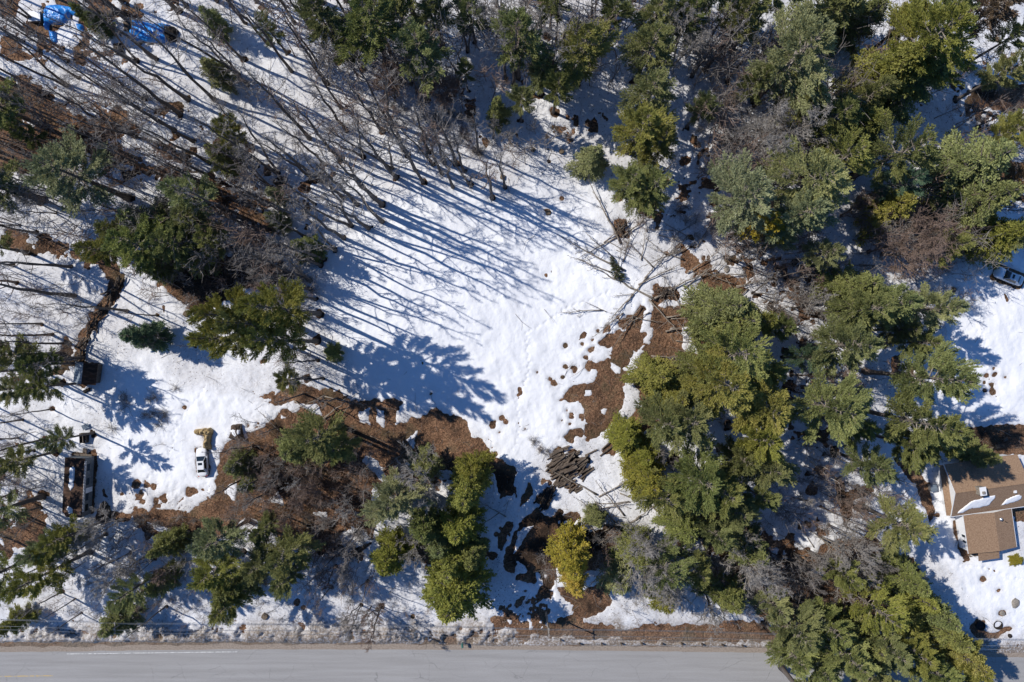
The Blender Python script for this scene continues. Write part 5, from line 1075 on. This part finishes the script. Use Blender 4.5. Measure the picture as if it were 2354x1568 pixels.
# ---------------------------------------------------------------- house
def house():
    O = Vector((69.84, -28.16, 0)); e = empty('brown_roofed_house', O, math.radians(8))
    L, D = 12.3, 8.4; x0 = .45; zr, ze = 4.7, 2.75
    b = MB(); b.box((.75, .35, 0), (L-.4, D-.35, ze-.1)); b.add([(.75,.35,ze-.1),(.75,D-.35,ze-.1),(.75,D/2,zr-.15),(L-.4,.35,ze-.1),(L-.4,D-.35,ze-.1),(L-.4,D/2,zr-.15)], [(0,1,2),(3,5,4)]); w_ = b.build('wall', M['white_wall'], e)
    b = MB(); b.slab([(x0,0,ze),(L,0,ze),(L,D/2,zr),(x0,D/2,zr)], .14); s = b.build('roof_slope', M['shingle'], e)
    b = MB(); b.slab([(x0,D/2+.003,zr),(L,D/2+.003,zr),(L,D,ze),(x0,D,ze)], .14); n_ = b.build('roof_slope', M['shingle'], e)
    b = MB(); b.tube([(x0-.02,D/2,zr+.01),(L+.02,D/2,zr+.01)], .07, 6); b.build('ridge_cap', M['shingle'], e)
    for y0, y1, z0_, z1_ in ((-.03,D/2,ze,zr),(D/2,D+.03,zr,ze)):
        b = MB(); b.slab([(x0-.06,y0,z0_+.02),(x0-.003,y0,z0_+.02),(x0-.003,y1,z1_+.02),(x0-.06,y1,z1_+.02)], .2); b.build('rake_board', M['trim'], e)
    b = MB(); b.box((x0,-.09,ze-.16),(L,-.003,ze-.02)); b.build('gutter', M['trim'], e)
    b = MB(); b.slab([(0,.1,2.35),(.747,.1,2.8),(.747,D-.1,2.8),(0,D-.1,2.35)], .1); b.build('skirt_roof', M['shingle'], e)
    for y in (1.55, 1.95, 6.2):
        b = MB(); b.box((.72,y,1.0),(.747,y+.34,2.0)); f = b.build('window', M['trim'], e); b = MB(); b.box((.70,y+.04,1.05),(.717,y+.30,1.95)); b.build('pane', M['glass'], f)
    b = MB(); b.box((3.75,3.6,3.9),(4.6,4.8,5.6)); c = b.build('chimney', M['stone'], e); b = MB(); b.box((3.68,3.53,5.603),(4.67,4.87,5.72)); b.build('chimney_cap', M['trim'], c); b = MB(); b.box((3.95,3.8,5.723),(4.35,4.2,5.95)); b.build('flue', M['stone'], c)
    b = MB(); b.box((9.9,2.8,4.0),(10.3,3.2,4.35)); b.build('roof_vent', M['trim'], e)
    sl = (zr-ze)/(D/2)
    def patch(pts, t=.13):
        P = [(x,y) for x,y in pts]; A = np.array(P)
        o = mound('roof_snow', P, t, M['snow'], 51, .02, .9, .1, .12, parent=e, z0=0.0)
        co = np.zeros(len(o.data.vertices)*3, dtype=np.float32); o.data.vertices.foreach_get('co', co); co = co.reshape(-1,3); co[:,2] += ze + co[:,1]*sl + .01; o.data.vertices.foreach_set('co', co.ravel()); o.data.update()
    patch([(1.2,.45),(2.0,1.3),(3.2,2.3),(4.6,2.5),(5.9,2.9),(7.0,2.8),(7.1,2.3),(6.3,1.2),(4.8,.9),(3.6,1.0),(2.4,.5),(1.3,.3)])
    patch([(8.2,.8),(9.0,1.8),(10.9,2.4),(11.5,2.0),(11.4,1.4),(10.4,1.0),(8.6,.7)])
    # garage wing
    gx0, gx1, gy0, gy1, gr = 2.45, 10.25, -6.35, -.12, 7.0
    b = MB(); b.box((gx0+.25,gy0+.3,0),(gx1-.25,gy1+.4,2.55)); b.add([(gx0+.25,gy0+.3,2.55),(gx1-.25,gy0+.3,2.55),(gr,gy0+.3,3.15)], [(0,1,2)]); b.build('wing_wall', M['white_wall'], e)
    b = MB(); b.slab([(gx0,gy0,2.62),(gr,gy0,3.3),(gr,gy1,3.3),(gx0,gy1,2.62)], .1); b.build('wing_roof', M['shingle'], e)
    b = MB(); b.slab([(gr+.003,gy0,3.3),(gx1,gy0,2.62),(gx1,gy1,2.62),(gr+.003,gy1,3.3)], .1); b.build('wing_roof', M['shingle'], e)
    for x in (gx0-.05, gx1+.003): b = MB(); b.box((x,gy0,2.5),(x+.047,gy1,2.63)); b.build('wing_fascia', M['trim'], e)
    for y in (-4.0,-4.9):
        b = MB(); b.box((gx0+.2,y,1.2),(gx0+.247,y+.5,2.1)); f = b.build('window', M['trim'], e); b = MB(); b.box((gx0+.17,y+.05,1.25),(gx0+.197,y+.45,2.05)); b.build('pane', M['glass'], f)
    b = MB(); b.tube([(7.8,-1.3,3.1),(7.8,-1.3,3.55)], .16, 12); b.tube([(7.8,-1.3,3.55),(7.8,-1.3,3.7)], [.26,.1], 12); b.build('flue_pipe', M['metal'], e)
    b = MB(); b.tube([(8.7,-1.9,3.0),(8.7,-1.9,3.4)], .05, 8); b.build('vent_pipe', M['rubber'], e)
    b = MB(); b.slab([(4.1,-7.85,2.35),(7.45,-7.85,2.35),(7.45,-6.36,2.55),(4.1,-6.36,2.55)], .1); b.build('porch_roof', M['shingle'], e)
    for x in (4.3,7.2): b = MB(); b.tube([(x,-7.6,0),(x,-7.6,2.27)], .07, 8); b.build('porch_post', M['trim'], e)
    b = MB(); b.box((4.1,-7.9,.05),(7.45,-6.06,.2)); b.build('porch_step', M['boards'], e)
    b = MB(); b.box((-1.1,3.9,.15),(-.2,4.9,1.0)); h = b.build('unit_case', M['metal'], None); h.parent = None
    h.location = O; h.rotation_euler = (0,0,math.radians(8)); h.name = 'air_conditioner'; tag(h, 'grey air conditioner box beside the white wall of the house', 'air conditioner')
    b = MB(); b.box((-1.16,3.84,1.003),(-.14,4.96,1.05)); b.build('top_grille', M['tin'], h)
    tag(e, 'white-walled house with brown shingled roof at the right edge', 'house')
house()
# grill, dark gear and things in the yard
p = U3(3110, 1392); e = empty('patio_grill', (p.x, p.y, .05), .2); b = MB(); b.box((-.7,-.35,.5),(.7,.35,1.0)); b.tube([(-.7,0,1.0),(.7,0,1.0)], .33, 10); b.build('lid', M['rubber'], e)
for x in (-.6,.6):
    for y in (-.28,.28): b = MB(); b.tube([(x,y,0),(x,y,.5)], .04, 6); b.build('leg', M['metal'], e)
tag(e, 'black grill standing on bare soil above the house roof', 'grill')
for u, v, s, lab in ((3135,1372,.6,'pale garden chair right of the black grill'),(3092,1403,.5,'pale garden chair left of the black grill')):
    p = U3(u, v); e = empty('garden_chair', (p.x, p.y, .05), .8); b = MB(); b.box((-.28,-.28,.4),(.28,.28,.46)); b.build('seat', M['boards'], e); b = MB(); b.box((-.28,.25,.463),(.28,.3,1.0)); b.build('backrest', M['boards'], e)
    for x in (-.25,.25):
        for y in (-.25,.25): b = MB(); b.tube([(x,y,0),(x,y,.4)], .03, 6); b.build('leg', M['metal'], e)
    tag(e, lab, 'chair')
def rock(u, v, r, lab, m=M['stone'], name='stone'):
    import bmesh
    p = U3(u, v); bm = bmesh.new(); bmesh.ops.create_icosphere(bm, subdivisions=2, radius=1)
    R = random.Random(int(u))
    for q in bm.verts: q.co = q.co * R.uniform(.82, 1.1); q.co.z *= .55; q.co.x *= 1.25
    me = bpy.data.meshes.new(name); bm.to_mesh(me); bm.free(); me.materials.append(m); o = link(name, me, None, (p.x, p.y, .15 + bz(p.x, p.y))); o.scale = (r, r, r); o.rotation_euler = (0,0,R.uniform(0,6)); tag(o, lab, 'stone', 'stones'); return o
rock(3168, 1882, .7, 'pinkish boulder in the snow below the house', M['stone']); rock(3128, 1915, .4, 'small brown stone in the yard snow above the dark ring', M['stone'])
rock(3155, 1987, .35, 'dark lone stone right of the dark ring near the road', M['log_dark']); rock(2268, 843, .5, 'pale round boulder on the litter above the pine row'); rock(585, 1665, .6, 'grey boulder on the litter below the white car'); rock(2100, 1030, .4, 'pale stone under the pines at the clearing corner')
for u, v, lab in ((3062,1955,'left of the two round dark wells in the yard snow'),(3116,1952,'right of the two round dark wells in the yard snow')):
    p = U3(u, v); e = empty('well_ring', (p.x, p.y, .0)); b = MB(); n = 18
    V = [(r * math.cos(6.283*j/n), r * math.sin(6.283*j/n), z) for r, z in ((.75,.0),(.75,.32),(.62,.32),(.62,.05)) for j in range(n)]
    b.add(V, [(k*n+j, k*n+(j+1)%n, (k+1)*n+(j+1)%n, (k+1)*n+j) for k in range(3) for j in range(n)]); b.build('rim', M['log_dark'], e)
    b = MB(); b.prism([(.62*math.cos(6.283*j/n), .62*math.sin(6.283*j/n)) for j in range(n)], .0, .16); b.build('planting_soil', M['log_dark'], e); tag(e, lab, 'well')
# yellow bush by the porch
p = U3(3165, 1747); e = empty('garden_bush', (p.x, p.y, 0)); e.scale = (.42,.3,.14); link('branches', CEDARS[0][1], e); c = link('crown', CEDARS[0][2], e); c.color = (.28,.25,.03,1); tag(e, 'low yellow-green bush at the corner of the porch', 'bush')

# ---------------------------------------------------------------- utility poles and wires
def pole(x, y, lab):
    e = empty('utility_pole', (x, y, 0)); b = MB(); b.tube([(0,0,-.2),(0,0,8.6)], [.17,.11], 10); b.build('mast', M['pole_wood'], e)
    b = MB(); b.box((-.06,-.9,8.15),(.06,.9,8.28)); b.build('crossarm', M['pole_wood'], e)
    for y_ in (-.8,-.25,.8): b = MB(); b.tube([(0,y_,8.283),(0,y_,8.46)], .05, 6); b.build('insulator', M['trim'], e)
    tag(e, lab, 'utility pole', 'utility poles along the road'); return e
P1 = U3(1707, 1914); px = [P1.x - 66, P1.x, P1.x + 46]; py = [P1.y + .9, P1.y, P1.y - 1.2]
pole(px[0], py[0], 'utility pole half hidden by the pines at lower left'); pole(px[1], py[1], 'grey utility pole in the snow left of the golden tree'); pole(px[2], py[2], 'utility pole hidden among the lower right pines')
for k, (oy, z, nm) in enumerate(((-.8,8.46,'lowest'),(-.25,8.46,'second lowest'),(.8,8.46,'second highest'),(.13,7.2,'topmost'))):
    pts = []; xs_ = [px[0]-46] + px + [px[2]+46]; ys_ = [py[0]+.9] + py + [py[2]-1.2]
    for i in range(4):
        for s in range(10):
            t = s / 10; pts.append((xs_[i]+(xs_[i+1]-xs_[i])*t, ys_[i]+(ys_[i+1]-ys_[i])*t+oy, z-.7*4*t*(1-t)))
    b = MB(); b.tube(pts, .018, 4); tag(b.build('power_line', M['wire']), f'thin grey overhead wire beside the road, {nm} of the four in the photo', 'wire', 'overhead wires')
# mailbox
p = U3(1446, 2006); e = empty('mailbox', (p.x, p.y, 0), .1); b = MB(); b.box((-.06,-.06,0),(.06,.06,1.05)); b.build('post', M['green_paint'], e)
b = MB(); P = [(-.16,1.05),(.16,1.05),(.16,1.25)] + [(.16*math.cos(t*math.pi/6), 1.25+.14*math.sin(t*math.pi/6)) for t in range(1,6)] + [(-.16,1.25)]
V = [(x, -.45, z) for x, z in P] + [(x, .2, z) for x, z in P]; n = len(P); b.add(V, [tuple(range(n)), tuple(reversed(range(n, 2*n)))] + [(i, n+i, n+(i+1)%n, (i+1)%n) for i in range(n)]); bx = b.build('box', M['green_paint'], e)
b = MB(); b.box((-.13,-.475,1.08),(.13,-.453,1.3)); b.build('door', M['rubber'], bx); tag(e, 'green mailbox on a post at the road shoulder', 'mailbox')
# cable guard posts
gp = empty('cable_guard_rail', U3(1950, 2009)); pts = []
for u, v in ((1751,1997),(1810,2009),(1879,2009),(1940,2009),(2004,2009),(2067,2009),(2129,2009),(2192,2011),(2255,2013),(2318,2015)):
    q_ = U3(u, v) - gp.location; b = MB(); b.box((q_.x-.11,q_.y-.11,-.1),(q_.x+.11,q_.y+.11,.8)); b.build('post', M['log'], gp); pts.append((q_.x, q_.y - .13, .65))
b = MB(); b.tube(pts, .02, 5); b.build('cable', M['wire'], gp); tag(gp, 'row of short dark posts with a cable along the road shoulder', 'guard rail')
print('objects', len(SC.objects), 'pine faces', [p[3] for p in PINES], [c[3] for c in CEDARS], 'bares', len(bares), 'trees', len(trees))
